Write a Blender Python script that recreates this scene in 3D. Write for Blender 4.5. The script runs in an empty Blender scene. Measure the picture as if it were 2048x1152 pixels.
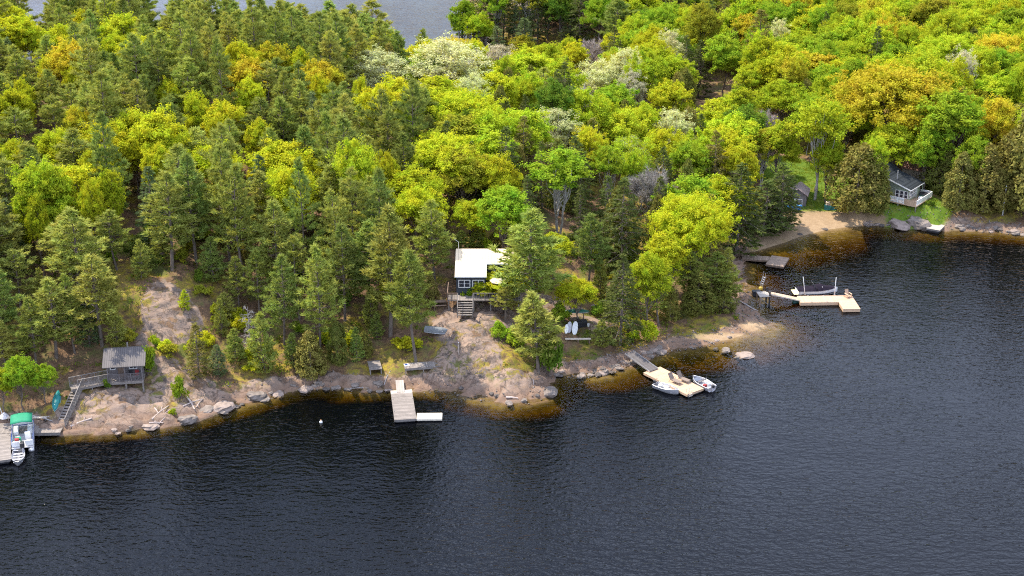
import bpy, math, random
import numpy as np
from mathutils import Vector, Matrix, Euler

S = bpy.context.scene
COL = S.collection
R = math.radians
DENOISE = False

# ------------------------------------------------------------------ camera, sky, sun, exposure
FPX, PITCH, CAMZ = 2900.0, R(22.2), 76.0
cam = bpy.data.objects.new('camera', bpy.data.cameras.new('camera'))
COL.objects.link(cam)
cam.location = (0, 0, CAMZ)
cam.rotation_euler = (R(90) - PITCH, 0, 0)
cam.data.sensor_width = 36.0
cam.data.lens = FPX / 2048 * 36.0
cam.data.clip_start = 1.0
cam.data.clip_end = 6000.0
S.camera = cam

SUN_EL, SUN_X, SUN_Y = R(58), -0.84, 0.54          # the sun stands high on the left, a little beyond the trees
SUN_AZ = math.atan2(SUN_X, SUN_Y)
W = bpy.data.worlds.new('World')
S.world = W
W.use_nodes = True
nt = W.node_tree
bg = nt.nodes['Background']
sky = nt.nodes.new('ShaderNodeTexSky')
sky.sky_type = 'NISHITA'
sky.sun_disc = False
sky.sun_elevation = SUN_EL
sky.sun_rotation = SUN_AZ
sky.air_density = 1.0
sky.dust_density = 0.6
sky.ozone_density = 1.0
_tc = nt.nodes.new('ShaderNodeTexCoord'); _mp = nt.nodes.new('ShaderNodeMapping'); _mp.inputs['Scale'].default_value = (1, 1, 2.2)
_cn = nt.nodes.new('ShaderNodeTexNoise'); _cn.inputs['Scale'].default_value = 2.6; _cn.inputs['Detail'].default_value = 6.0; _cn.inputs['Roughness'].default_value = .58
_cr = nt.nodes.new('ShaderNodeMapRange'); _cr.inputs[1].default_value = .36; _cr.inputs[2].default_value = .60; _cr.inputs[4].default_value = .88
_cm = nt.nodes.new('ShaderNodeMix'); _cm.data_type = 'RGBA'; _cm.inputs[7].default_value = (9.6, 10.9, 14.6, 1)      # fair-weather clouds
nt.links.new(_tc.outputs['Generated'], _mp.inputs[0]); nt.links.new(_mp.outputs[0], _cn.inputs[0]); nt.links.new(_cn.outputs[0], _cr.inputs[0])
nt.links.new(_cr.outputs[0], _cm.inputs[0]); nt.links.new(sky.outputs[0], _cm.inputs[6]); nt.links.new(_cm.outputs[2], bg.inputs[0])
bg.inputs[1].default_value = 0.15
sun = bpy.data.objects.new('sun', bpy.data.lights.new('sun', 'SUN'))
COL.objects.link(sun)
sun.data.energy = 5.0
sun.data.angle = R(0.5)
sun.data.color = (1.0, 0.91, 0.76)
_sd = Vector((SUN_X, SUN_Y, 0)).normalized() * math.cos(SUN_EL) + Vector((0, 0, math.sin(SUN_EL)))
sun.rotation_euler = _sd.to_track_quat('Z', 'Y').to_euler()
sun.location = _sd * 300
S.view_settings.view_transform = 'Standard'
S.view_settings.look = 'None'
S.view_settings.exposure = 0.62
S.view_settings.gamma = 1.0
S.render.engine = 'CYCLES'
S.cycles.max_bounces = 7
S.cycles.diffuse_bounces = 4
S.cycles.glossy_bounces = 2
S.cycles.transmission_bounces = 4
S.cycles.transparent_max_bounces = 8
S.cycles.pixel_filter_type = 'BLACKMAN_HARRIS'
S.cycles.filter_width = 1.1
S.cycles.use_denoising = DENOISE
S.cycles.caustics_reflective = False
S.cycles.caustics_refractive = False

# ------------------------------------------------------------------ pixel of the photograph -> place in the world
CP, SP = math.cos(PITCH), math.sin(PITCH)
def ray(px, py):
    u = (px - 1024) / FPX; v = (576 - py) / FPX
    return (u, CP + v * SP, -SP + v * CP)
def at(px, py, z=0.0):
    d = ray(px, py); t = (z - CAMZ) / d[2]
    return Vector((d[0] * t, d[1] * t, z))
def proj(x, y, z):
    d = y * CP - (z - CAMZ) * SP
    up = y * SP + (z - CAMZ) * CP
    return 1024 + FPX * x / d, 576 - FPX * up / d, d

# ------------------------------------------------------------------ noise in numpy
def _hash(xi, yi, zi, seed):
    n = (xi * 374761393 + yi * 668265263 + zi * 2147483647 + seed * 144269504) & 0xffffffff
    n = ((n ^ (n >> 13)) * 1274126177) & 0xffffffff
    n = ((n ^ (n >> 16)) * 2246822519) & 0xffffffff
    return (n ^ (n >> 15)) / 4294967295.0
def vnoise(x, y, seed=0, z=None):
    x = np.asarray(x, float); y = np.asarray(y, float)
    z = np.zeros_like(x) if z is None else np.asarray(z, float)
    xi = np.floor(x).astype(np.int64); yi = np.floor(y).astype(np.int64); zi = np.floor(z).astype(np.int64)
    f = lambda a: a * a * (3 - 2 * a)
    u, v, w = f(x - xi), f(y - yi), f(z - zi)
    r = 0
    for i in (0, 1):
        for j in (0, 1):
            for k in (0, 1):
                r = r + _hash(xi + i, yi + j, zi + k, seed) * (u if i else 1 - u) * (v if j else 1 - v) * (w if k else 1 - w)
    return r * 2 - 1
def fbm(x, y, oct=4, seed=0, gain=0.5, z=None):
    a, r, f = 1.0, 0, 1.0
    for o in range(oct):
        r = r + a * vnoise(x * f, y * f, seed + o * 17, None if z is None else z * f)
        a *= gain; f *= 2.03
    return r
def worley(x, y, seed=0):
    xi = np.floor(x).astype(np.int64); yi = np.floor(y).astype(np.int64); z0 = np.zeros_like(xi)
    f1 = np.full(x.shape, 9.0); f2 = np.full(x.shape, 9.0); cid = np.zeros(x.shape)
    for i in (-1, 0, 1):
        for j in (-1, 0, 1):
            a, b = xi + i, yi + j
            d = np.hypot(a + _hash(a, b, z0, seed) - x, b + _hash(a, b, z0, seed + 7) - y)
            c = _hash(a, b, z0, seed + 13)
            f2 = np.minimum(f2, np.maximum(d, f1)); cid = np.where(d < f1, c, cid); f1 = np.minimum(f1, d)
    return f1, f2, cid
def sstep(a, b, x):
    t = np.clip((x - a) / (b - a), 0, 1)
    return t * t * (3 - 2 * t)

# ------------------------------------------------------------------ the lie of the land
SHORE_PX = [(-260, 905), (-120, 880), (0, 862), (60, 864), (110, 870), (150, 868), (200, 868), (240, 864), (280, 858), (330, 853), (380, 842),
            (420, 828), (470, 813), (520, 801), (560, 791), (600, 782), (640, 777), (690, 783), (740, 783), (790, 781), (860, 781),
            (920, 787), (960, 796), (1010, 805), (1060, 803), (1090, 798), (1106, 786), (1108, 768), (1114, 754), (1150, 753),
            (1200, 749), (1235, 739), (1262, 729), (1300, 713), (1340, 701), (1400, 691), (1450, 681), (1500, 666), (1530, 653),
            (1520, 640), (1500, 625), (1498, 600), (1488, 575), (1480, 545), (1485, 520), (1500, 506), (1530, 497), (1560, 488), (1600, 473),
            (1650, 460), (1700, 453), (1740, 450), (1790, 455), (1850, 460), (1920, 458), (1960, 462), (2048, 468), (2160, 474)]
SHORE = [at(*p)[:2] for p in SHORE_PX]
FRONT = np.array([(-2600, 60), (-300, 110), (-110, 128)] + SHORE + [(125, 200), (300, 190), (2600, 120), (2600, 3000), (-2600, 3000)], float)
BACK = np.array([(-700, 320), (-400, 330), (-150, 308), (-70, 305), (-36, 284), (0, 282), (24, 305), (18, 328), (-6, 350), (-12, 372), (-14, 420), (-40, 700),
                 (-700, 700)], float)
def sdist(x, y, poly):
    """distance to a polygon's outline, positive inside"""
    shp = x.shape; x = x.ravel(); y = y.ravel()
    best = np.full(x.shape, 1e18); ins = np.zeros(x.shape, bool)
    n = len(poly)
    for i in range(n):
        ax, ay = poly[i]; bx, by = poly[(i + 1) % n]
        ex, ey = bx - ax, by - ay
        t = np.clip(((x - ax) * ex + (y - ay) * ey) / (ex * ex + ey * ey + 1e-9), 0, 1)
        best = np.minimum(best, (x - ax - t * ex) ** 2 + (y - ay - t * ey) ** 2)
        c = ((ay > y) != (by > y)) & (x < (bx - ax) * (y - ay) / (by - ay + 1e-12) + ax)
        ins ^= c
    d = np.sqrt(best)
    return np.where(ins, d, -d).reshape(shp)
CTRL = np.array([  # x, y, height of the plateau, slope at the shore
    (-64, 150, 12, .6), (-52, 152, 12, .7), (-44, 150, 13, .7), (-42, 165, 14, .8), (-32, 156, 9, .35), (-25, 175, 13, .45), (-22, 160, 8, .4), (-50, 200, 17, .4),
    (-90, 200, 17, .4), (-90, 235, 21, .5), (-45, 238, 20, .5), (-13, 160, 7, .35), (-5, 160, 8, .62), (-4, 170, 8.2, .62), (4, 158, 6, .55), (9, 163, 4, .32), (17, 166, 3, .25), (27, 170, 2.6, .16), (33, 182, 3, .2),
    (30, 200, 6, .3), (0, 200, 11, .4), (-20, 232, 17, .4), (20, 240, 8, .25), (44, 285, 3, .15), (42, 202, 2.6, .16), (50, 213, 2.5, .14),
    (60, 222, 3.0, .2), (75, 225, 4, .25), (60, 250, 6, .2), (90, 260, 10, .25), (90, 320, 15, .2), (60, 320, 11, .2), (20, 370, 9, .3), (0, 370, 9, .3),
    (-60, 265, 20, .6)], float)
# bare rock: (px, py, height, half width in m, half depth in m)
ROCK_PX = [(325, 605, 8.2, 2.9, 4.2), (372, 640, 6.5, 1.8, 2.2), (335, 745, 2.8, 2.3, 3.0), (250, 805, 1.3, 5.0, 2.2), (180, 830, 1.0, 3.5, 2.5), (375, 775, 1.6, 3.0, 3),
           (420, 800, .8, 4, 2), (950, 650, 4.0, 5.0, 4.5), (940, 720, 2.3, 4.5, 4), (990, 775, .8, 6.0, 2.8), (870, 765, .6, 5.0, 2.0), (1090, 600, 4.5, 4.5, 2.2),
           (1060, 770, 1.0, 4.0, 2.6), (1845, 440, .8, 3.6, 2.2), (1180, 640, 2.6, 2.5, 1.5), (700, 770, .4, 5, 1.6), (560, 775, .7, 4, 2.2), (1060, 655, 3.2, 2.6, 2)]
def ell(x, y, cx, cy, rx, ry, soft=.35):
    q = np.sqrt(((x - cx) / rx) ** 2 + ((y - cy) / ry) ** 2)
    return 1 - sstep(1 - soft, 1 + soft, q)
def field(x, y):
    """height and the ground's kinds at points of the map"""
    d = np.minimum(sdist(x, y, FRONT), -sdist(x, y, BACK))
    w = 1 / (((x[..., None] - CTRL[:, 0]) ** 2 + (y[..., None] - CTRL[:, 1]) ** 2) ** 1.5 + 8.0)
    w /= w.sum(-1, keepdims=True)
    H = (w * CTRL[:, 2]).sum(-1); s = (w * CTRL[:, 3]).sum(-1)
    n1 = fbm(x / 4.2, y / 4.2, 3, 3)
    n2 = fbm(x / 1.3, y / 1.3, 3, 9)
    rock = np.zeros_like(x)
    for px, py, z, rx, ry in ROCK_PX:
        c = at(px, py, z)
        rock = np.maximum(rock, ell(x + 1.1 * n1, y + 1.1 * n1, c[0], c[1], rx, ry))
    sand = np.zeros_like(x)
    for px, py, z, rx, ry in [(1640, 440, .8, 6.5, 4.5), (1600, 462, .4, 5, 4), (1700, 445, .5, 5.5, 3), (1540, 490, .3, 4, 5), (1470, 672, .35, 5, 1.1),
                              (1510, 652, .3, 2, 1.4)]:
        c = at(px, py, z); sand = np.maximum(sand, ell(x + .6 * n1, y + .6 * n1, c[0], c[1], rx, ry))
    grass = np.zeros_like(x)
    for px, py, z, rx, ry in [(1640, 395, 2.3, 6, 9), (1700, 380, 2.5, 7, 8), (1600, 375, 2.5, 5, 6), (1800, 415, 2.3, 8, 4.5), (1780, 400, 2.5, 8, 6), (1590, 345, 3, 6, 8)]:
        c = at(px, py, z); grass = np.maximum(grass, ell(x + .8 * n1, y + .8 * n1, c[0], c[1], rx, ry))
    grass = grass * (1 - sand)
    moss = sstep(-.05, .45, fbm(x / 3.1, y / 3.1, 3, 31))
    for px, py, z, rx, ry in [(1035, 725, 2, 2.2, 2.2), (790, 720, 1.5, 3, 2.5), (400, 690, 4, 2.5, 2.5), (330, 710, 4, 2, 1.5), (520, 775, 1, 1.6, 1), (735, 745, 1, 2.5, 1.5)]:
        c = at(px, py, z); moss = np.maximum(moss, 1.2 * ell(x + .5 * n1, y + .5 * n1, c[0], c[1], rx, ry, .5))
    beach = np.maximum(sand, .8 * ell(x, y, 22, 168, 12, 6, .5))
    shore_rock = (1 - sstep(1.2, 3.6, d + .9 * n1)) * (1 - sand) * (1 - grass) * (x < 95) * (y < 245)
    rock = np.maximum(rock * (1 - sand), shore_rock)
    rocky_land = rock * (1 - beach)
    dd = d + .55 * n1 * (1 - beach) * sstep(.0, .25, s)
    Hn = H * (1 + .10 * fbm(x / 13, y / 13, 3, 5))
    land = Hn * (1 - np.exp(-s * np.maximum(dd, 0) / Hn))
    bs = np.where(x < -8, np.clip(s * 1.6, .10, 1.0), np.where(x > 54, np.clip(s * 1.5, .34, .6), np.clip(s * .9, .10, .5)))
    bed = np.maximum(-4.5, np.minimum(dd, 0) * bs - .002 * np.minimum(dd, 0) ** 2)
    z = np.where(dd > 0, land, bed)
    boat_bank = ell(x, y, -46.5, 150, 9.5, 9, .5)
    land_cap = np.maximum(.33 * dd, 0) + .1
    z = np.where((dd > 0) & (z > land_cap), z + (land_cap - z) * boat_bank, z)
    lawn = ell(x, y, 62, 215, 9, 6.5, .45)
    z = np.where(dd > 0, z + (np.minimum(2.5, .85 * np.maximum(dd, 0)) - z) * lawn, z)
    inland = sstep(.0, 2.5, d)
    bump = (.38 * n1 + .16 * n2) * inland * (1 - .75 * grass) * (1 - .85 * sand)
    z = z + bump * (1 - .65 * rocky_land)
    step = .85 + .3 * vnoise(x / 6, y / 6, 44)
    t = z / step + .45 * n1 + .12 * n2
    fl = np.floor(t); fr = t - fl
    terr = (fl + sstep(.05, .45, fr) * .75 + .25 * fr - .45 * n1 - .12 * n2) * step
    z = np.where(z > -.5, z + (terr - z) * .75 * rocky_land, z)
    wx, wy = x * .9 + y * .35 + .5 * n1, y * .95 - x * .3 + .4 * n1
    f1, f2, cid = worley(wx / 3.4, wy / 1.7, 5)
    g1, g2, gid = worley(wx / 1.3, wy / .8, 8)
    split = (cid - .5) * .5 - .45 * (1 - sstep(.02, .16, f2 - f1)) + ((gid - .5) * .12 - .10 * (1 - sstep(.02, .2, g2 - g1))) * sstep(.45, .6, cid + .2 * n1)
    slab = ell(x, y, -42, 162, 3.4, 4.5, .5)
    z = z + rocky_land * split * (1 - .8 * slab) * sstep(-1.0, .5, d)
    blocks = np.abs(fbm(x / 2.6 + .3 * n1, y / 2.6, 3, 77))
    z = z + rocky_land * (blocks * .16 - .05) * sstep(-1.2, .3, d)
    return z, d, rock, sand, grass, np.clip(moss, 0, 1)
def axis(lo, hi, fine, far, grow=1.35):
    a = list(np.arange(lo, hi + .01, fine)); s = fine
    while a[-1] < far[1]: s *= grow; a.append(a[-1] + s)
    s = fine; b = []
    p = lo
    while p > far[0]: s *= grow; p -= s; b.append(p)
    return np.array(b[::-1] + a)
XS = axis(-68, 98, .36, (-2500, 2500))
YS = np.concatenate([axis(136, 192, .28, (-300, 136))[:], ])
YS = YS[YS <= 192.01]
_t = [YS[-1]]; _s = .28
while _t[-1] < 2900:
    _s = min(_s * 1.03, .9) if _t[-1] < 380 else _s * 1.3
    _t.append(_t[-1] + _s)
YS = np.concatenate([YS, np.array(_t[1:])])
GX, GY = np.meshgrid(XS, YS)
GZ, GD, GROCK, GSAND, GGRASS, GMOSS = field(GX, GY)
def _cell(x, y):
    i = min(max(int(np.searchsorted(XS, x)) - 1, 0), len(XS) - 2)
    j = min(max(int(np.searchsorted(YS, y)) - 1, 0), len(YS) - 2)
    return i, j, min(max((x - XS[i]) / (XS[i + 1] - XS[i]), 0), 1), min(max((y - YS[j]) / (YS[j + 1] - YS[j]), 0), 1)
def sample(G, x, y):
    i, j, u, v = _cell(x, y)
    return (G[j, i] * (1 - u) + G[j, i + 1] * u) * (1 - v) + (G[j + 1, i] * (1 - u) + G[j + 1, i + 1] * u) * v
def height(x, y): return float(sample(GZ, x, y))
def place(px, py, above=0.0):
    """where the sight line through a pixel of the photo comes within ABOVE of the ground"""
    d = ray(px, py); t = (30 + above - CAMZ) / d[2]
    lim = 700
    while t < lim:
        x, y, z = d[0] * t, d[1] * t, CAMZ + d[2] * t
        if z - max(height(x, y), 0) <= above: break
        t += .6
    for _ in range(6):
        t -= .1
        x, y, z = d[0] * t, d[1] * t, CAMZ + d[2] * t
        if z - max(height(x, y), 0) > above: break
    return Vector((d[0] * t, d[1] * t, height(d[0] * t, d[1] * t)))

# ------------------------------------------------------------------ materials
def newmat(name):
    m = bpy.data.materials.new(name); m.use_nodes = True
    n = m.node_tree.nodes; l = m.node_tree.links
    n.clear()
    return m, n, l
def node(n, t, **kw):
    x = n.new(t)
    for k, v in kw.items():
        if k in ('operation', 'blend_type', 'data_type', 'feature', 'noise_dimensions', 'attribute_name', 'layer_name', 'distance', 'interpolation', 'use_clamp', 'voronoi_dimensions'): setattr(x, k, v)
        else: x.inputs[k].default_value = v
    return x
def rgb(c): return (c[0], c[1], c[2], 1.0)
def mixc(n, l, fac, a, b, blend='MIX'):
    x = n.new('ShaderNodeMix'); x.data_type = 'RGBA'; x.blend_type = blend
    for sock, v in ((x.inputs[0], fac), (x.inputs[6], a), (x.inputs[7], b)):
        if hasattr(v, 'links') or isinstance(v, bpy.types.NodeSocket): l.new(v, sock)
        elif isinstance(v, (int, float)): sock.default_value = v
        else: sock.default_value = rgb(v)
    return x.outputs[2]
def ramp(n, l, v, a, b):
    x = n.new('ShaderNodeMapRange'); x.inputs[1].default_value = a; x.inputs[2].default_value = b
    l.new(v, x.inputs[0]); return x.outputs[0]
def math_(n, l, op, a, b=None):
    x = n.new('ShaderNodeMath'); x.operation = op
    for sock, v in ((x.inputs[0], a), (x.inputs[1], b)):
        if v is None: continue
        if isinstance(v, (int, float)): sock.default_value = v
        else: l.new(v, sock)
    return x.outputs[0]
def paint(name, col, rough=.6, var=.12, scale=3.0, metal=0.0, bump=0.0, stretch=(1, 1, 1)):
    """a plain surface with a little wear"""
    m, n, l = newmat(name)
    o = n.new('ShaderNodeOutputMaterial'); b = n.new('ShaderNodeBsdfPrincipled')
    l.new(b.outputs[0], o.inputs[0])
    tc = n.new('ShaderNodeTexCoord'); mp = n.new('ShaderNodeMapping'); mp.inputs['Scale'].default_value = stretch
    l.new(tc.outputs['Object'], mp.inputs[0])
    nz = node(n, 'ShaderNodeTexNoise', Scale=scale, Detail=4.0); l.new(mp.outputs[0], nz.inputs[0])
    v = ramp(n, l, nz.outputs[0], .3, .7)
    c = mixc(n, l, v, [x * (1 - var) for x in col], [min(1, x * (1 + var)) for x in col])
    l.new(c, b.inputs['Base Color']); b.inputs['Roughness'].default_value = rough; b.inputs['Metallic'].default_value = metal
    if bump:
        bp = node(n, 'ShaderNodeBump', Strength=bump); l.new(nz.outputs[0], bp.inputs['Height']); l.new(bp.outputs[0], b.inputs['Normal'])
    return m
def boards(name, col, width=.14, ax=0, var=.2, gap=.07, rough=.75, dirt=.25):
    """boards laid side by side along an axis of the object"""
    m, n, l = newmat(name)
    o = n.new('ShaderNodeOutputMaterial'); b = n.new('ShaderNodeBsdfPrincipled'); l.new(b.outputs[0], o.inputs[0])
    tc = n.new('ShaderNodeTexCoord'); sx = n.new('ShaderNodeSeparateXYZ'); l.new(tc.outputs['Object'], sx.inputs[0])
    q = math_(n, l, 'DIVIDE', sx.outputs[ax], width)
    fl = math_(n, l, 'FLOOR', q); fr = math_(n, l, 'FRACT', q)
    wn = n.new('ShaderNodeTexWhiteNoise'); wn.noise_dimensions = '1D'; l.new(fl, wn.inputs['W'])
    nz = node(n, 'ShaderNodeTexNoise', Scale=1.4, Detail=5.0); l.new(tc.outputs['Object'], nz.inputs[0])
    c = mixc(n, l, wn.outputs[0], [x * (1 - var) for x in col], [min(1, x * (1 + var * .6)) for x in col])
    c = mixc(n, l, math_(n, l, 'MULTIPLY', ramp(n, l, nz.outputs[0], .45, .75), dirt), c, [x * .45 for x in col])
    g = math_(n, l, 'LESS_THAN', fr, gap)
    c = mixc(n, l, g, c, [x * .18 for x in col])
    l.new(c, b.inputs['Base Color']); b.inputs['Roughness'].default_value = rough
    return m
def foliage(name, rough=.55, trans=.42, hue=.03, dark=.45, clump=.9, tint=None):
    """leaves: the crown's own colour comes from the object, each leaf differs a little"""
    m, n, l = newmat(name)
    o = n.new('ShaderNodeOutputMaterial')
    oi = n.new('ShaderNodeObjectInfo'); ge = n.new('ShaderNodeNewGeometry'); tc = n.new('ShaderNodeTexCoord')
    nz = node(n, 'ShaderNodeTexNoise', Scale=clump, Detail=2.0); l.new(tc.outputs['Object'], nz.inputs[0])
    hs = n.new('ShaderNodeHueSaturation'); l.new(oi.outputs['Color'], hs.inputs['Color'])
    h = math_(n, l, 'MULTIPLY_ADD', ramp(n, l, nz.outputs[0], .3, .7), hue); h.node.inputs[2].default_value = .5 - hue / 2
    l.new(h, hs.inputs['Hue'])
    v = math_(n, l, 'MULTIPLY_ADD', ge.outputs['Random Per Island'], dark); v.node.inputs[2].default_value = 1 - dark / 2
    l.new(v, hs.inputs['Value'])
    df = n.new('ShaderNodeBsdfDiffuse'); tr = n.new('ShaderNodeBsdfTranslucent'); mx = n.new('ShaderNodeMixShader')
    l.new(hs.outputs[0], df.inputs[0])
    ty = mixc(n, l, 1.0, hs.outputs[0], tint or (1.0, .95, .5), 'MULTIPLY')
    l.new(ty, tr.inputs[0]); mx.inputs[0].default_value = trans
    l.new(df.outputs[0], mx.inputs[1]); l.new(tr.outputs[0], mx.inputs[2]); l.new(mx.outputs[0], o.inputs[0])
    return m
M = {}
M['leaf'] = foliage('maple leaves', trans=.45, hue=.05, clump=.55)
M['needle'] = foliage('pine needles', trans=.35, hue=.04, dark=.5, clump=.6)
M['scale'] = foliage('cedar sprays', trans=.3, hue=.04, dark=.5, clump=1.4)
M['twig'] = foliage('bare twigs', trans=.05, hue=.01, dark=.4)
M['bark'] = paint('grey brown bark', (.16, .125, .10), .9, .35, 6, bump=.4, stretch=(1, 1, .25))
M['pale_bark'] = paint('pale grey bark', (.36, .33, .29), .9, .3, 5, stretch=(1, 1, .3))
M['dead_wood'] = paint('weathered dead wood', (.36, .32, .30), .9, .25, 5)
M['drift'] = paint('bleached driftwood', (.46, .37, .32), .85, .2, 4)
M['new_wood'] = boards('fresh cedar boards', (.55, .37, .24), .14, 0, .16, .06, dirt=.22)
M['new_wood_across'] = boards('fresh cedar boards across', (.55, .37, .24), .14, 1, .16, .06, dirt=.22)
M['new_side'] = paint('fresh cedar fascia', (.60, .40, .25), .7, .12, 4)
M['grey_wood'] = boards('weathered boards', (.26, .222, .195), .14, 0, .35, .08, dirt=.6)
M['grey_wood_across'] = boards('weathered boards across', (.30, .262, .235), .14, 1, .22, .07)
M['pale_wood_across'] = boards('bleached boards', (.42, .37, .32), .14, 1, .2, .07)
M['grey_side'] = paint('weathered timber', (.21, .185, .165), .85, .25, 4)
M['brown_wood'] = paint('brown stained timber', (.20, .135, .095), .8, .25, 4)
M['pale_wood'] = paint('pale bare timber', (.62, .52, .42), .8, .15, 4)
M['white'] = paint('white paint', (.80, .79, .76), .5, .05)
M['cream_roof'] = boards('cream sheet metal roof', (.78, .62, .42), .38, 0, .05, .07, .8, .2)
M['grey_roof'] = boards('grey sheet metal roof', (.115, .10, .095), .24, 0, .14, .12, .75, .35)
M['shingle'] = boards('dark shingles', (.036, .042, .048), .2, 1, .35, .12, .95, .2)
M['shingle'].node_tree.nodes['Principled BSDF'].inputs['Specular IOR Level'].default_value = .1
M['navy_wall'] = boards('blue black siding', (.030, .042, .058), .18, 2, .15, .08, .6, .05)
M['sage_wall'] = boards('sage green siding', (.30, .35, .25), .25, 0, .04, .05, .7, .08)
M['shed_wall'] = boards('grey shed siding', (.17, .15, .148), .18, 0, .12, .06, .8, .15)
M['glass'] = paint('dark window glass', (.035, .035, .045), .08, .1)
M['black'] = paint('black plastic', (.018, .018, .022), .45, .2)
M['alu'] = paint('brushed aluminium', (.58, .57, .58), .38, .12, 5, metal=.75)
M['alu_paint'] = paint('dull grey hull', (.50, .48, .50), .45, .1)
M['hull_in'] = paint('grey boat lining', (.40, .39, .40), .6, .2, 6)
M['gelcoat'] = paint('white gelcoat', (.74, .73, .72), .2, .03)
M['yellow_pad'] = paint('pale yellow pad', (.72, .66, .38), .6, .08)
M['cover'] = paint('dark purple boat cover', (.018, .014, .022), 1.0, .3, 2)
M['cover'].node_tree.nodes['Principled BSDF'].inputs['Specular IOR Level'].default_value = .08
M['dull_boat'] = paint('dull aluminium hull', (.33, .32, .33), .5, .12)
M['dull_hull'] = paint('dull dark grey hull', (.16, .17, .175), .7, .15)
M['pale_wood_boards'] = boards('sun-bleached boards', (.46, .40, .34), .14, 0, .2, .07)
M['warm_old_wood'] = boards('brown old boards', (.30, .215, .155), .14, 0, .3, .08, dirt=.5)
M['green_fabric'] = paint('emerald canvas', (.010, .23, .115), .75, .08)
M['green_hull'] = paint('dark green canoe hull', (.02, .135, .085), .4, .15, 2)
M['teal_hull'] = paint('blue green canoe hull', (.015, .20, .19), .35, .15, 2)
M['blue_tarp'] = paint('bright blue tarp', (.015, .17, .46), .5, .3, 3, bump=.4)
M['teal_tarp'] = paint('teal tarp', (.015, .16, .15), .5, .35, 3, bump=.4)
M['lounge'] = boards('brown slings', (.24, .18, .14), .06, 0, .2, .15)
M['stone'] = paint('granite', (.19, .155, .13), .9, .35, 2.2, bump=.6)
M['pink_stone'] = paint('pink granite', (.26, .20, .165), .9, .3, 2.2, bump=.6)
M['dark_stone'] = paint('dark granite', (.10, .082, .07), .9, .4, 2.2, bump=.6)
M['cloth'] = paint('red cloth', (.30, .03, .03), .8, .2)
M['blue'] = paint('blue plastic', (.02, .06, .25), .4, .2)
M['orange'] = paint('orange buoy paint', (.85, .45, .22), .5, .05)

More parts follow.
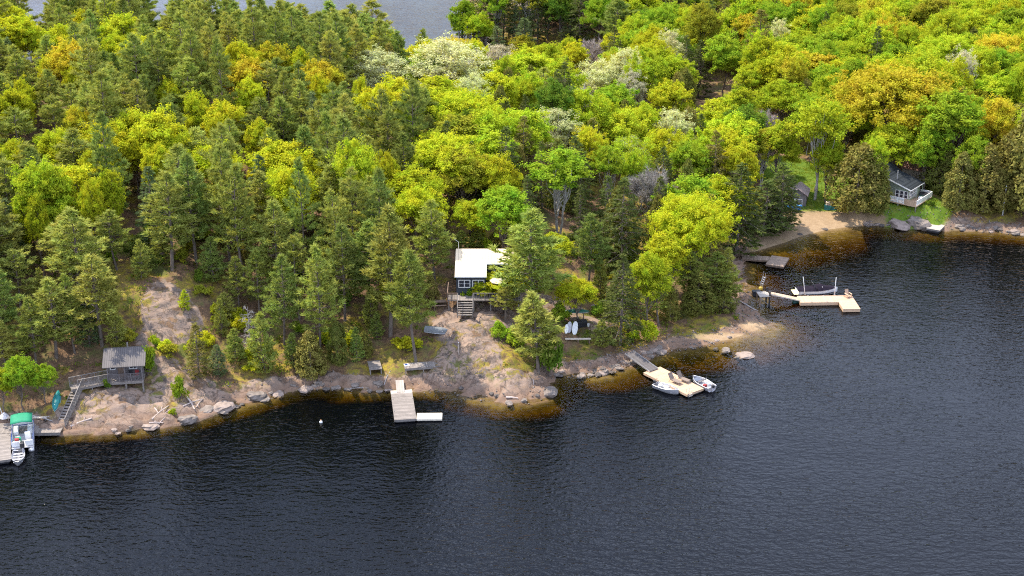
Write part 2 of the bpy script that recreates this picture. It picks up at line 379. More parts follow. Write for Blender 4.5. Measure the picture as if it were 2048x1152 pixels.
def ground_material():
    m, n, l = newmat('forest floor, rock, sand and grass')
    o = n.new('ShaderNodeOutputMaterial'); b = n.new('ShaderNodeBsdfPrincipled'); l.new(b.outputs[0], o.inputs[0])
    b.inputs['Roughness'].default_value = .92
    b.inputs['Specular IOR Level'].default_value = .2
    z1 = node(n, 'ShaderNodeAttribute', attribute_name='zone'); z2 = node(n, 'ShaderNodeAttribute', attribute_name='zone2')
    s1 = n.new('ShaderNodeSeparateColor'); l.new(z1.outputs['Color'], s1.inputs[0])
    s2 = n.new('ShaderNodeSeparateColor'); l.new(z2.outputs['Color'], s2.inputs[0])
    g = n.new('ShaderNodeNewGeometry'); P = g.outputs['Position']
    def nz(sc, det=4.0, dist=0.0, rough=.6):
        x = node(n, 'ShaderNodeTexNoise', Scale=sc, Detail=det, Distortion=dist, Roughness=rough); l.new(P, x.inputs[0]); return x.outputs[0]
    na, nb, nc, nd = nz(.35), nz(1.4), nz(5.0, 3), nz(.12, 3)
    # needle litter, soil, moss
    litter = mixc(n, l, ramp(n, l, nb, .35, .65), (.125, .072, .040), (.25, .15, .085))
    litter = mixc(n, l, ramp(n, l, nc, .45, .7), litter, (.07, .05, .032))
    mossc = mixc(n, l, ramp(n, l, nc, .35, .65), (.34, .25, .026), (.17, .15, .024))
    floor = mixc(n, l, math_(n, l, 'MULTIPLY', s2.outputs[0], ramp(n, l, nb, .35, .6)), litter, mossc)
    green = mixc(n, l, ramp(n, l, nc, .35, .65), (.05, .085, .016), (.10, .13, .025))
    floor = mixc(n, l, math_(n, l, 'MULTIPLY', ramp(n, l, na, .52, .66), .7), floor, green)
    # granite
    rk = mixc(n, l, ramp(n, l, na, .35, .65), (.23, .165, .128), (.31, .215, .155))
    rk = mixc(n, l, ramp(n, l, nz(.8, 5, .8, .7), .50, .64), rk, (.12, .098, .082))
    rk = mixc(n, l, math_(n, l, 'MULTIPLY', ramp(n, l, nc, .56, .70), .75), rk, (.31, .26, .215))
    rk = mixc(n, l, math_(n, l, 'MULTIPLY', ramp(n, l, nz(11.0, 2), .58, .70), .6), rk, (.14, .12, .105))
    dis = node(n, 'ShaderNodeTexNoise', Scale=.7, Detail=3.0); l.new(P, dis.inputs[0])
    ad = n.new('ShaderNodeVectorMath'); ad.operation = 'MULTIPLY_ADD'; ad.inputs[1].default_value = (2.6, 2.6, 2.6); l.new(dis.outputs['Color'], ad.inputs[0]); l.new(P, ad.inputs[2])
    def crack(sc, w, stretch):
        mp = n.new('ShaderNodeMapping'); mp.inputs['Scale'].default_value = stretch; mp.inputs['Rotation'].default_value = (0, 0, .45); l.new(ad.outputs[0], mp.inputs[0])
        v = n.new('ShaderNodeTexVoronoi'); v.feature = 'DISTANCE_TO_EDGE'; v.inputs['Scale'].default_value = sc; l.new(mp.outputs[0], v.inputs[0])
        return ramp(n, l, v.outputs['Distance'], w, 0.0)
    ck = math_(n, l, 'MAXIMUM', math_(n, l, 'MULTIPLY', crack(.30, .034, (.6, 1.3, .6)), ramp(n, l, na, .36, .50)), math_(n, l, 'MULTIPLY', crack(.95, .055, (.6, 1.5, .7)), ramp(n, l, nd, .44, .54)))
    rk = mixc(n, l, math_(n, l, 'MULTIPLY', ck, .85), rk, (.055, .042, .034))
    # patches of litter and moss that lie in the hollows of the rock
    hollow = math_(n, l, 'MULTIPLY', ramp(n, l, nz(.9, 4, .6), .51, .60), .9)
    rk = mixc(n, l, math_(n, l, 'MULTIPLY', hollow, s2.outputs[2]), rk, floor)
    # stain along the waterline
    sep = n.new('ShaderNodeSeparateXYZ'); l.new(P, sep.inputs[0])
    zz = math_(n, l, 'ADD', sep.outputs[2], math_(n, l, 'MULTIPLY', math_(n, l, 'SUBTRACT', nb, .5), .5))
    stain = ramp(n, l, zz, 1.1, .2)
    rk = mixc(n, l, math_(n, l, 'MULTIPLY', stain, .75), rk, (.19, .115, .075))
    sandc = mixc(n, l, ramp(n, l, nb, .3, .7), (.36, .255, .155), (.28, .19, .11))
    sandc = mixc(n, l, ramp(n, l, nc, .60, .72), sandc, (.16, .11, .075))
    grassc = mixc(n, l, ramp(n, l, nb, .3, .7), (.075, .14, .014), (.13, .19, .018))
    grassc = mixc(n, l, ramp(n, l, na, .55, .72), grassc, (.20, .17, .04))
    rfac = ramp(n, l, math_(n, l, 'ADD', s1.outputs[0], math_(n, l, 'MULTIPLY', math_(n, l, 'SUBTRACT', nb, .5), .9)), .42, .56)
    c = mixc(n, l, rfac, floor, rk)
    c = mixc(n, l, s1.outputs[1], c, sandc)
    gfac = ramp(n, l, math_(n, l, 'ADD', s1.outputs[2], math_(n, l, 'MULTIPLY', math_(n, l, 'SUBTRACT', nb, .5), .6)), .35, .6)
    c = mixc(n, l, gfac, c, grassc)
    # lake bed
    bedc = mixc(n, l, ramp(n, l, nb, .4, .65), (.24, .195, .085), (.13, .105, .05))
    bedc = mixc(n, l, ramp(n, l, na, .50, .68), bedc, (.10, .075, .045))
    c = mixc(n, l, s2.outputs[1], c, bedc)
    l.new(c, b.inputs['Base Color'])
    hh = math_(n, l, 'ADD', math_(n, l, 'MULTIPLY', nb, .5), math_(n, l, 'MULTIPLY', nc, .35))
    hh = math_(n, l, 'SUBTRACT', hh, math_(n, l, 'MULTIPLY', ck, .25))
    bp = node(n, 'ShaderNodeBump', Strength=.75, Distance=.5) if False else n.new('ShaderNodeBump')
    bp.inputs['Strength'].default_value = .26; bp.inputs['Distance'].default_value = .4
    l.new(hh, bp.inputs['Height']); l.new(bp.outputs[0], b.inputs['Normal'])
    return m
def water_material():
    m, n, l = newmat('tea coloured lake water')
    o = n.new('ShaderNodeOutputMaterial')
    g = n.new('ShaderNodeNewGeometry')
    def nz(sc, det, stretch, rot=0.0, dist=0.0):
        mp = n.new('ShaderNodeMapping'); mp.inputs['Scale'].default_value = stretch; mp.inputs['Rotation'].default_value = (0, 0, rot); l.new(g.outputs['Position'], mp.inputs[0])
        x = node(n, 'ShaderNodeTexNoise', Scale=sc, Detail=det, Distortion=dist); l.new(mp.outputs[0], x.inputs[0]); return x.outputs[0]
    ripple = nz(1.7, 2.5, (.5, 1, 1), .2, .3)
    ripple2 = nz(3.2, 2.0, (.7, 1, 1), -.35)
    swell = nz(.22, 2.0, (.5, 1, 1), .15)
    gust = ramp(n, l, nz(.030, 3.0, (.8, 1, 1), .5, .5), .35, .65)
    hh = math_(n, l, 'ADD', math_(n, l, 'MULTIPLY', ripple, .42), math_(n, l, 'MULTIPLY', ripple2, .20))
    hh = math_(n, l, 'MULTIPLY', hh, math_(n, l, 'MULTIPLY_ADD', gust, .55)); hh.node.inputs[1].node.inputs[2].default_value = .55
    hh = math_(n, l, 'ADD', hh, math_(n, l, 'MULTIPLY', swell, .35))
    bp = n.new('ShaderNodeBump'); bp.inputs['Strength'].default_value = 1.0; bp.inputs['Distance'].default_value = .36
    l.new(hh, bp.inputs['Height'])
    gl = n.new('ShaderNodeBsdfGlossy'); gl.inputs['Roughness'].default_value = .035; l.new(bp.outputs[0], gl.inputs['Normal'])
    tr = n.new('ShaderNodeBsdfTransparent'); cl = node(n, 'ShaderNodeAttribute', attribute_name='clear'); l.new(mixc(n, l, 1.0, cl.outputs['Color'], (.95, .93, .88), 'MULTIPLY'), tr.inputs[0])
    fr = n.new('ShaderNodeFresnel'); fr.inputs[0].default_value = 1.333; l.new(bp.outputs[0], fr.inputs['Normal'])
    mx = n.new('ShaderNodeMixShader'); l.new(fr.outputs[0], mx.inputs[0]); l.new(tr.outputs[0], mx.inputs[1]); l.new(gl.outputs[0], mx.inputs[2])
    body = n.new('ShaderNodeBsdfDiffuse'); body.inputs[0].default_value = (.0006, .0009, .0018, 1)      # what the deep water itself gives back
    deep = n.new('ShaderNodeMixShader'); l.new(cl.outputs['Fac'], deep.inputs[0]); l.new(body.outputs[0], deep.inputs[1]); l.new(tr.outputs[0], deep.inputs[2])
    l.new(deep.outputs[0], mx.inputs[1])
    l.new(mx.outputs[0], o.inputs[0])
    va = n.new('ShaderNodeVolumeAbsorption'); va.inputs['Color'].default_value = (.70, .60, .14, 1); va.inputs['Density'].default_value = 1.9
    l.new(va.outputs[0], o.inputs['Volume'])
    return m

# ------------------------------------------------------------------ objects
def tag(o, label=None, cat=None, group=None, kind=None):
    if label: o['label'] = label
    if cat: o['category'] = cat
    if group: o['group'] = group
    if kind: o['kind'] = kind
    return o
def np_mesh(name, V, F, smooth=False):
    """F: list of index arrays (n x 3 or n x 4)"""
    me = bpy.data.meshes.new(name)
    V = np.asarray(V, np.float32)
    me.vertices.add(len(V)); me.vertices.foreach_set('co', V.ravel())
    F = [np.asarray(f, np.int32) for f in F if len(f)]
    idx = np.concatenate([f.ravel() for f in F])
    st = []; off = 0
    for f in F:
        st.append(off + np.arange(len(f)) * f.shape[1]); off += f.size
    st = np.concatenate(st).astype(np.int32)
    me.loops.add(len(idx)); me.loops.foreach_set('vertex_index', idx)
    me.polygons.add(len(st)); me.polygons.foreach_set('loop_start', st)
    if smooth: me.polygons.foreach_set('use_smooth', np.ones(len(st), bool))
    me.update(calc_edges=True)
    return me
def link(name, me, mat, parent=None, color=None):
    o = bpy.data.objects.new(name, me); COL.objects.link(o)
    if mat and not me.materials: me.materials.append(mat)
    if parent: o.parent = parent
    if color: o.color = rgb(color)
    return o
def empty(name, loc, rz=0.0, label=None, cat=None, group=None):
    o = bpy.data.objects.new(name, None); COL.objects.link(o)
    o.empty_display_size = .3
    o.location = loc; o.rotation_euler = (0, 0, rz)
    return tag(o, label, cat, group)
class MB:
    """collects shapes into one mesh"""
    def __init__(s): s.v = []; s.f = []
    def add(s, vs, fs):
        o = len(s.v); s.v += [tuple(v) for v in vs]; s.f += [tuple(i + o for i in f) for f in fs]; return s
    def box(s, x0, x1, y0, y1, z0, z1, rot=None, piv=None):
        vs = [Vector((x, y, z)) for z in (z0, z1) for y in (y0, y1) for x in (x0, x1)]
        if rot:
            p = Vector(piv or ((x0 + x1) / 2, (y0 + y1) / 2, (z0 + z1) / 2)); mt = Euler(rot).to_matrix()
            vs = [p + mt @ (v - p) for v in vs]
        return s.add(vs, [(0, 2, 3, 1), (4, 5, 7, 6), (0, 1, 5, 4), (2, 6, 7, 3), (0, 4, 6, 2), (1, 3, 7, 5)])
    def beam(s, a, b, w, h):
        a, b = Vector(a), Vector(b); d = (b - a).normalized()
        sd = d.cross(Vector((0, 0, 1)))
        if sd.length < 1e-3: sd = Vector((1, 0, 0))
        sd.normalize(); up = sd.cross(d)
        vs = [p + sd * (w / 2 * i) + up * (h / 2 * j) for p in (a, b) for i, j in ((-1, -1), (1, -1), (1, 1), (-1, 1))]
        return s.add(vs, [(3, 2, 1, 0), (4, 5, 6, 7), (0, 1, 5, 4), (1, 2, 6, 5), (2, 3, 7, 6), (3, 0, 4, 7)])
    def tube(s, pts, rad, n=8):
        pts = [Vector(p) for p in pts]; rad = rad if hasattr(rad, '__len__') else [rad] * len(pts)
        rings = []
        for i, p in enumerate(pts):
            d = (pts[min(i + 1, len(pts) - 1)] - pts[max(i - 1, 0)]).normalized()
            a = d.cross(Vector((.31, .17, .93)));
            if a.length < .05: a = d.cross(Vector((1, 0, 0)))
            a.normalize(); b = d.cross(a)
            rings.append([p + (a * math.cos(k * 2 * math.pi / n) + b * math.sin(k * 2 * math.pi / n)) * rad[i] for k in range(n)])
        return s.loft(rings, True)
    def loft(s, rings, closed=True, caps=True):
        n = len(rings[0]); vs = [v for r in rings for v in r]; fs = []
        for i in range(len(rings) - 1):
            for k in range(n if closed else n - 1):
                k2 = (k + 1) % n
                fs.append((i * n + k, i * n + k2, (i + 1) * n + k2, (i + 1) * n + k))
        if caps and closed:
            fs.append(tuple(range(n - 1, -1, -1))); fs.append(tuple((len(rings) - 1) * n + k for k in range(n)))
        return s.add(vs, fs)
    def ball(s, c, r, n=10, seed=None):
        rx, ry, rz = r if hasattr(r, '__len__') else (r, r, r)
        rings = []
        for i in range(n // 2 + 1):
            th = -math.pi / 2 + math.pi * i / (n // 2); cr = max(math.cos(th), .02)
            rings.append([(c[0] + rx * cr * math.cos(2 * math.pi * k / n), c[1] + ry * cr * math.sin(2 * math.pi * k / n), c[2] + rz * math.sin(th)) for k in range(n)])
        return s.loft(rings)
    def build(s, name, mat, parent=None, smooth=False, bevel=0.0):
        me = bpy.data.meshes.new(name); me.from_pydata(s.v, [], s.f)
        if smooth: me.polygons.foreach_set('use_smooth', [True] * len(me.polygons))
        me.update()
        o = link(name, me, mat, parent)
        if bevel:
            bv = o.modifiers.new('edge', 'BEVEL'); bv.width = bevel; bv.segments = 2; bv.limit_method = 'ANGLE'
        return o
def copy_tree(o, parent=None):
    c = o.copy(); COL.objects.link(c)
    if parent: c.parent = parent
    for ch in o.children: copy_tree(ch, c)
    return c

# ------------------------------------------------------------------ the setting
gv = np.stack([GX, GY, GZ], -1).reshape(-1, 3)
nx, ny = len(XS), len(YS)
ii = np.arange(nx * ny).reshape(ny, nx)
gq = np.stack([ii[:-1, :-1], ii[:-1, 1:], ii[1:, 1:], ii[1:, :-1]], -1).reshape(-1, 4)
gm = np_mesh('ground', gv, [gq], True)
for nm, chans in (('zone', (GROCK, GSAND, GGRASS)), ('zone2', (GMOSS, 1 - sstep(-.25, .05, GZ), sstep(.5, 1.6, GZ)))):
    ca = gm.color_attributes.new(nm, 'FLOAT_COLOR', 'POINT')
    ca.data.foreach_set('color', np.stack([c.ravel() for c in chans] + [np.ones(nx * ny)], -1).astype(np.float32).ravel())
tag(link('ground', gm, ground_material()), kind='structure')
WY = np.concatenate([[-1500.0], YS]); WZ = np.vstack([np.full((1, nx), -4.5), GZ])
_wx, _wy = np.meshgrid(XS[::2], WY[::2]); _ww = WZ[::2, ::2]
_wi = np.arange(_wx.size).reshape(_wx.shape)
wm = np_mesh('lake', np.stack([_wx, _wy, np.zeros_like(_wx)], -1).reshape(-1, 3), [np.stack([_wi[:-1, :-1], _wi[:-1, 1:], _wi[1:, 1:], _wi[1:, :-1]], -1).reshape(-1, 4)])
_ca = wm.color_attributes.new("clear", "FLOAT_COLOR", "POINT")          # how far down the eye still sees the bed
_cl = sstep(-2.6, -1.5, _ww).ravel(); _ca.data.foreach_set('color', np.stack([_cl, _cl, _cl, np.ones_like(_cl)], -1).astype(np.float32).ravel())
tag(link('lake_water', wm, water_material()), kind='structure')

# ------------------------------------------------------------------ trees: one of each kind, then copies
def unit(v): return v / np.maximum(np.linalg.norm(v, axis=-1, keepdims=True), 1e-9)
def leaf_quads(P, N, size, rng, aspect=.62):
    """a small diamond-shaped leaf spray at each point"""
    N = unit(N); n = len(P)
    t = unit(np.cross(N, unit(rng.normal(size=(n, 3))))); b = np.cross(N, t)
    s = np.asarray(size).reshape(-1, 1)
    V = np.stack([P - t * s, P + b * s * aspect - N * s * .12, P + t * s, P - b * s * aspect - N * s * .12], 1).reshape(-1, 3)
    return V, np.arange(n * 4).reshape(n, 4)
def blades(P, D, L, w, rng):
    """long narrow triangles from P along D"""
    D = unit(D); n = len(P)
    sd = unit(np.cross(D, rng.normal(size=(n, 3))))
    L = np.asarray(L).reshape(-1, 1); w = np.asarray(w).reshape(-1, 1)
    V = np.stack([P - sd * w, P + sd * w, P + D * L], 1).reshape(-1, 3)
    return V, np.arange(n * 3).reshape(n, 3)
def limb(mb, p0, p1, r0, r1, rng, sag=.0, n=5, k=3):
    p0 = np.array(p0, float); p1 = np.array(p1, float); pts = []
    for i in range(k + 1):
        t = i / k
        q = p0 + (p1 - p0) * t + (rng.normal(size=3) * (.05 if r0 < .12 else .016) * np.linalg.norm(p1 - p0) if 0 < i < k else 0)
        q[2] += sag * math.sin(math.pi * t)
        pts.append(q)
    mb.tube(pts, [r0 + (r1 - r0) * i / k for i in range(k + 1)], n)
def broadleaf(name, seed, H=14.0, RAD=4.0, base=.34, nl=84, per=210, size=(.105, .185), lob=(.16, .28), bark='bark', twigs=0, stems=1, flat=1.0):
    rng = np.random.default_rng(seed)
    zc = H * (base + 1) / 2 + .02 * H; rz = H * (1 - base) / 2
    mb = MB(); tops = []
    for st in range(stems):
        off = (rng.normal(size=2) * .55 if stems > 1 else rng.normal(size=2) * .25)
        top = (off[0] * 1.2, off[1] * 1.2, zc + rz * .35)
        limb(mb, (off[0] * .25, off[1] * .25, -.6), top, .20 / stems ** .35, .05, rng, k=5, n=7)
        tops.append((np.array((off[0] * .25, off[1] * .25, 0)), np.array(top)))
    P = []; N = []; SZ = []; TP = []; TD = []
    # a crown that is not round: a few big boughs first, lobes round them
    boughs = []
    for i in range(7):
        a = i * 2.4 + rng.uniform(0, 1); e = rng.uniform(-.55, .9)
        boughs.append(np.array([math.cos(a) * math.cos(e), math.sin(a) * math.cos(e), math.sin(e)]) * rng.uniform(.45, .68))
    boughs.append(np.array([rng.normal() * .1, rng.normal() * .1, .68]))
    for i in range(nl):
        bq = boughs[i % len(boughs)]
        d = bq + unit(rng.normal(size=3)) * rng.uniform(.15, .5)
        q = np.linalg.norm(d)
        if q > .9: d *= .9 / q
        c = np.array([d[0] * RAD, d[1] * RAD, zc + d[2] * rz * flat])
        r = rng.uniform(*lob) * RAD
        if i < 24:
            t0, t1 = tops[i % stems]
            f = np.clip((c[2] - H * .18) / (t1[2] - t0[2]) * rng.uniform(.45, .8), .18, .95)
            limb(mb, t0 + (t1 - t0) * f, c, .075, .018, rng, sag=-.3, n=4)
        m = int(per * rng.uniform(.6, 1.25))
        u = unit(rng.normal(size=(m, 3))); u[:, 2] = np.where(u[:, 2] < -.45, -u[:, 2] * rng.uniform(0, 1, m), u[:, 2]); u = unit(u)
        rr = r * rng.uniform(.15, 1.3, m) ** .75
        p = c + u * rr[:, None] * np.array([1, 1, .85])
        P.append(p); N.append(u * .55 + rng.normal(size=(m, 3)) * .5 + np.array([0, 0, .35])); SZ.append(rng.uniform(size[0], size[1], m))
        if twigs:
            tu = unit(rng.normal(size=(twigs, 3)) + np.array([0, 0, .6]) + u.mean(0))
            TP.append(c + tu * r * .1); TD.append(tu * r * rng.uniform(.8, 1.3, (twigs, 1)))
    for q_ in range(int(nl * 1.15)):                      # small ragged sprays that break the outline
        u0 = unit(rng.normal(size=3)); u0[2] = u0[2] if u0[2] > -.5 else -u0[2]
        k0 = rng.uniform(.72, 1.14) * (1 + .10 * math.sin(u0[0] * 6 + seed) * math.cos(u0[1] * 5))
        c = np.array([u0[0] * RAD * k0, u0[1] * RAD * k0, zc + u0[2] * rz * k0]); m = int(per * rng.uniform(.12, .42)); r = RAD * rng.uniform(.06, .13) if RAD < 5 else RAD * rng.uniform(.035, .075)
        u = rng.normal(size=(m, 3)) * .6 + u0 * rng.uniform(-.9, .9, (m, 1))
        P.append(c + u * r); N.append(u0 * .5 + rng.normal(size=(m, 3)) * .7 + np.array([0, 0, .3])); SZ.append(rng.uniform(*size, m))
    V, F = leaf_quads(np.concatenate(P), np.concatenate(N), np.concatenate(SZ), rng)
    if twigs:
        TP = np.concatenate(TP); TD = np.concatenate(TD)
        v2, f2 = blades(TP, TD, np.linalg.norm(TD, axis=1), np.full(len(TP), .022), rng)
        o = len(mb.v); mb.v += [tuple(x) for x in v2]; mb.f += [tuple(int(a) + o for a in q) for q in f2]
    crown = np_mesh(name + ' crown', V, [F]); crown.materials.append(M['leaf'])
    tr = bpy.data.meshes.new(name + ' trunk'); tr.from_pydata(mb.v, [], mb.f); tr.materials.append(M[bark])
    return crown, tr, H, RAD
def bare_tree(name, seed, H=13.0, RAD=3.6, base=.3):
    rng = np.random.default_rng(seed); mb = MB()
    zc = H * (base + 1) / 2; rz = H * (1 - base) / 2
    limb(mb, (0, 0, -.5), (.3, .2, zc + rz * .5), .17, .04, rng, k=5, n=7)
    TP = []; TD = []
    for i in range(95):
        d = unit(rng.normal(size=3)); d[2] = abs(d[2]) * 1.1 - .25; d *= rng.uniform(.55, .95)
        c = np.array([d[0] * RAD, d[1] * RAD, zc + d[2] * rz])
        f0 = np.array([0, 0, rng.uniform(.25, .8) * zc * 1.1])
        if i < 55: limb(mb, f0, c, .06, .012, rng, sag=-.3, n=4)
        m = 75
        TP.append(c - (c - f0) * rng.uniform(0, .35, (m, 1)))
        TD.append(unit(rng.normal(size=(m, 3)) * .75 + unit(c - f0) + np.array([0, 0, .45])))
    TP = np.concatenate(TP); TD = np.concatenate(TD)
    V, F = blades(TP, TD, rng.uniform(.5, 1.15, len(TP)), rng.uniform(.018, .034, len(TP)), rng)
    crown = np_mesh(name + ' twigs', V, [F]); crown.materials.append(M['twig'])
    tr = bpy.data.meshes.new(name + ' trunk'); tr.from_pydata(mb.v, [], mb.f); tr.materials.append(M['pale_bark'])
    return crown, tr, H, RAD
def pine(name, seed, H=15.0, RAD=3.0, base=.26, whorls=17, tuft=9, lift=.35, blade=(.36, .62), width=.07, ntuft=21, irregular=.35, mat='needle', droop=0.0):
    rng = np.random.default_rng(seed); mb = MB()
    bend = rng.normal(size=2) * .35
    pts = [(bend[0] * math.sin(t * 2.2), bend[1] * math.sin(t * 2.6), -.6 + t * (H + .2)) for t in np.linspace(0, 1, 8)]
    mb.tube(pts, list(np.linspace(.17, .03, 8) * H / 14), 7)
    P = []; D = []
    for w in range(whorls):
        t = base + (1 - base) * (w / (whorls - 1)) ** .92
        z = t * H; q = (t - base) / (1 - base)
        prof = min(1, .50 + q * 2.2) * (1 - q) ** .72 + .05
        nb = rng.integers(4, 7) if q < .8 else 4
        a0 = rng.uniform(0, 6.28)
        for k in range(nb):
            if rng.uniform() < irregular * .35 * (1.2 - q): continue
            L = RAD * prof * rng.uniform(1 - irregular, 1 + irregular * .5)
            a = a0 + k * 2 * math.pi / nb + rng.normal() * .25
            el = lift * (.15 + 1.1 * q) + rng.normal() * .10 - droop * (1 - q)
            o = np.array([bend[0] * math.sin(t * 2.2), bend[1] * math.sin(t * 2.6), z + rng.normal() * .18])
            d = np.array([math.cos(a) * math.cos(el), math.sin(a) * math.cos(el), math.sin(el)]); sd = np.array([-math.sin(a), math.cos(a), 0])
            tip = o + d * L + np.array([0, 0, .10 * L if not droop else -.10 * L])
            if L > .8: mb.tube([o, o + d * L * .55, tip], [.045 * L / RAD + .012, .03 * L / RAD + .008, .008], 4)
            nt_ = max(4, int(ntuft * (L / RAD) ** 1.1 * rng.uniform(.8, 1.2)))
            s = rng.uniform(.22, 1.0, nt_) ** .75
            lat = (rng.uniform(-1, 1, nt_)) * (1.05 - s) * L * .62 + rng.normal(size=nt_) * .08
            c = o + d * (s * L)[:, None] + sd * lat[:, None] + np.array([0, 0, 1.0]) * ((.12 if not droop else -.12) * L * s ** 2 - .10 * np.abs(lat) * (1 if droop else -.6) + rng.normal(size=nt_) * .06)[:, None]
            td = unit(d * .8 + sd * (np.sign(lat) * .5)[:, None] + np.array([0, 0, .55 if not droop else -.15]))
            P.append(np.repeat(c, tuft, 0)); D.append(np.repeat(td, tuft, 0))
    c = np.array([pts[-1]]); P.append(np.repeat(c, 14, 0) - np.array([0, 0, .5]) * rng.uniform(0, 1, (14, 1))); D.append(np.repeat(np.array([[0, 0, 1.0]]), 14, 0))
    P = np.concatenate(P); D = np.concatenate(D); n = len(P)
    D = unit(D + rng.normal(size=(n, 3)) * .52)
    P = P + rng.normal(size=(n, 3)) * .07
    V, F = blades(P, D, rng.uniform(*blade, n), np.full(n, width) * rng.uniform(.7, 1.3, n), rng)
    crown = np_mesh(name + ' crown', V, [F]); crown.materials.append(M[mat])
    tr = bpy.data.meshes.new(name + ' trunk'); tr.from_pydata(mb.v, [], mb.f); tr.materials.append(M['bark'])
    return crown, tr, H, RAD
def cedar(name, seed, H=9.0, RAD=2.2, base=.06, clumps=230, per=34, size=(.12, .21), point=1.0, lump=.28):
    rng = np.random.default_rng(seed); mb = MB()
    mb.tube([(0, 0, -.5), (.05, .03, H * .5), (0, 0, H * .97)], [.14, .09, .015], 7)
    for i in range(16):
        a = i * 2.4; z = H * rng.uniform(.08, .6)
        limb(mb, (0, 0, z), (math.cos(a) * RAD * .6, math.sin(a) * RAD * .6, z + .3), .03, .01, rng, n=4)
    P = []; N = []; SZ = []
    for i in range(clumps):
        q = rng.uniform(0, 1) ** 1.15
        prof = (min(1, .55 + q * 2.4)) * (1 - q ** 1.6) ** (.75 * point) + .03
        a = rng.uniform(0, 6.283)
        rr = RAD * prof * (1 + lump * math.sin(3 * a + seed + q * 5) * .5 + rng.normal() * .10)
        c = np.array([math.cos(a) * rr, math.sin(a) * rr, H * (base + (1 - base) * q)])
        m = int(per * rng.uniform(.6, 1.3)); r = .16 * RAD + .16
        u = unit(rng.normal(size=(m, 3)))
        P.append(c + u * (r * rng.uniform(.3, 1, m))[:, None] * np.array([1, 1, 1.25]))
        out = np.array([math.cos(a), math.sin(a), .35])
        N.append(out * .8 + rng.normal(size=(m, 3)) * .6); SZ.append(rng.uniform(*size, m))
    V, F = leaf_quads(np.concatenate(P), np.concatenate(N), np.concatenate(SZ), rng, .5)
    crown = np_mesh(name + ' crown', V, [F]); crown.materials.append(M['scale'])
    tr = bpy.data.meshes.new(name + ' trunk'); tr.from_pydata(mb.v, [], mb.f); tr.materials.append(M['bark'])
    return crown, tr, H, RAD
def shrub(name, seed, H=1.8, RAD=1.1, lobes=16, per=80, size=(.08, .14)):
    rng = np.random.default_rng(seed); mb = MB(); P = []; N = []; SZ = []
    for i in range(lobes):
        a = rng.uniform(0, 6.28); q = rng.uniform(0, .85) ** .7; z = H * rng.uniform(.25, .95)
        c = np.array([math.cos(a) * q * RAD, math.sin(a) * q * RAD, z * (1 - .35 * q)])
        limb(mb, (0, 0, -.15), c, .025, .008, rng, n=4)
        m = per; u = unit(rng.normal(size=(m, 3)) + np.array([0, 0, .4]))
        P.append(c + u * (RAD * .34 * rng.uniform(.4, 1.1, m))[:, None]); N.append(u + rng.normal(size=(m, 3)) * .6); SZ.append(rng.uniform(*size, m))
    V, F = leaf_quads(np.concatenate(P), np.concatenate(N), np.concatenate(SZ), rng)
    crown = np_mesh(name + ' leaves', V, [F]); crown.materials.append(M['leaf'])
    tr = bpy.data.meshes.new(name + ' stems'); tr.from_pydata(mb.v, [], mb.f); tr.materials.append(M['bark'])
    return crown, tr, H, RAD
def dead_conifer(name, seed, H=5.0):
    rng = np.random.default_rng(seed); mb = MB()
    mb.tube([(0, 0, -.4), (.15, 0, H * .5), (.05, .1, H)], [.12, .08, .02], 6)
    TP = []; TD = []
    for i in range(34):
        z = H * rng.uniform(.15, .98); a = rng.uniform(0, 6.28); L = (1 - z / H) * 1.5 + .5
        e = np.array([math.cos(a) * L, math.sin(a) * L, z + rng.uniform(-.3, .35)])
        limb(mb, (0.1, 0, z), e, .035, .01, rng, sag=.15, n=4)
        for j in range(9):
            f = rng.uniform(.35, 1); TP.append(np.array([0.1, 0, z]) * (1 - f) + e * f); TD.append(unit(rng.normal(size=3) + unit(e - np.array([0, 0, z]))))
    V, F = blades(np.array(TP), np.array(TD), rng.uniform(.3, .6, len(TP)), np.full(len(TP), .025), rng)
    crown = np_mesh(name + ' twigs', V, [F]); crown.materials.append(M['twig'])
    tr = bpy.data.meshes.new(name + ' trunk'); tr.from_pydata(mb.v, [], mb.f); tr.materials.append(M['dead_wood'])
    return crown, tr, H, 1.5
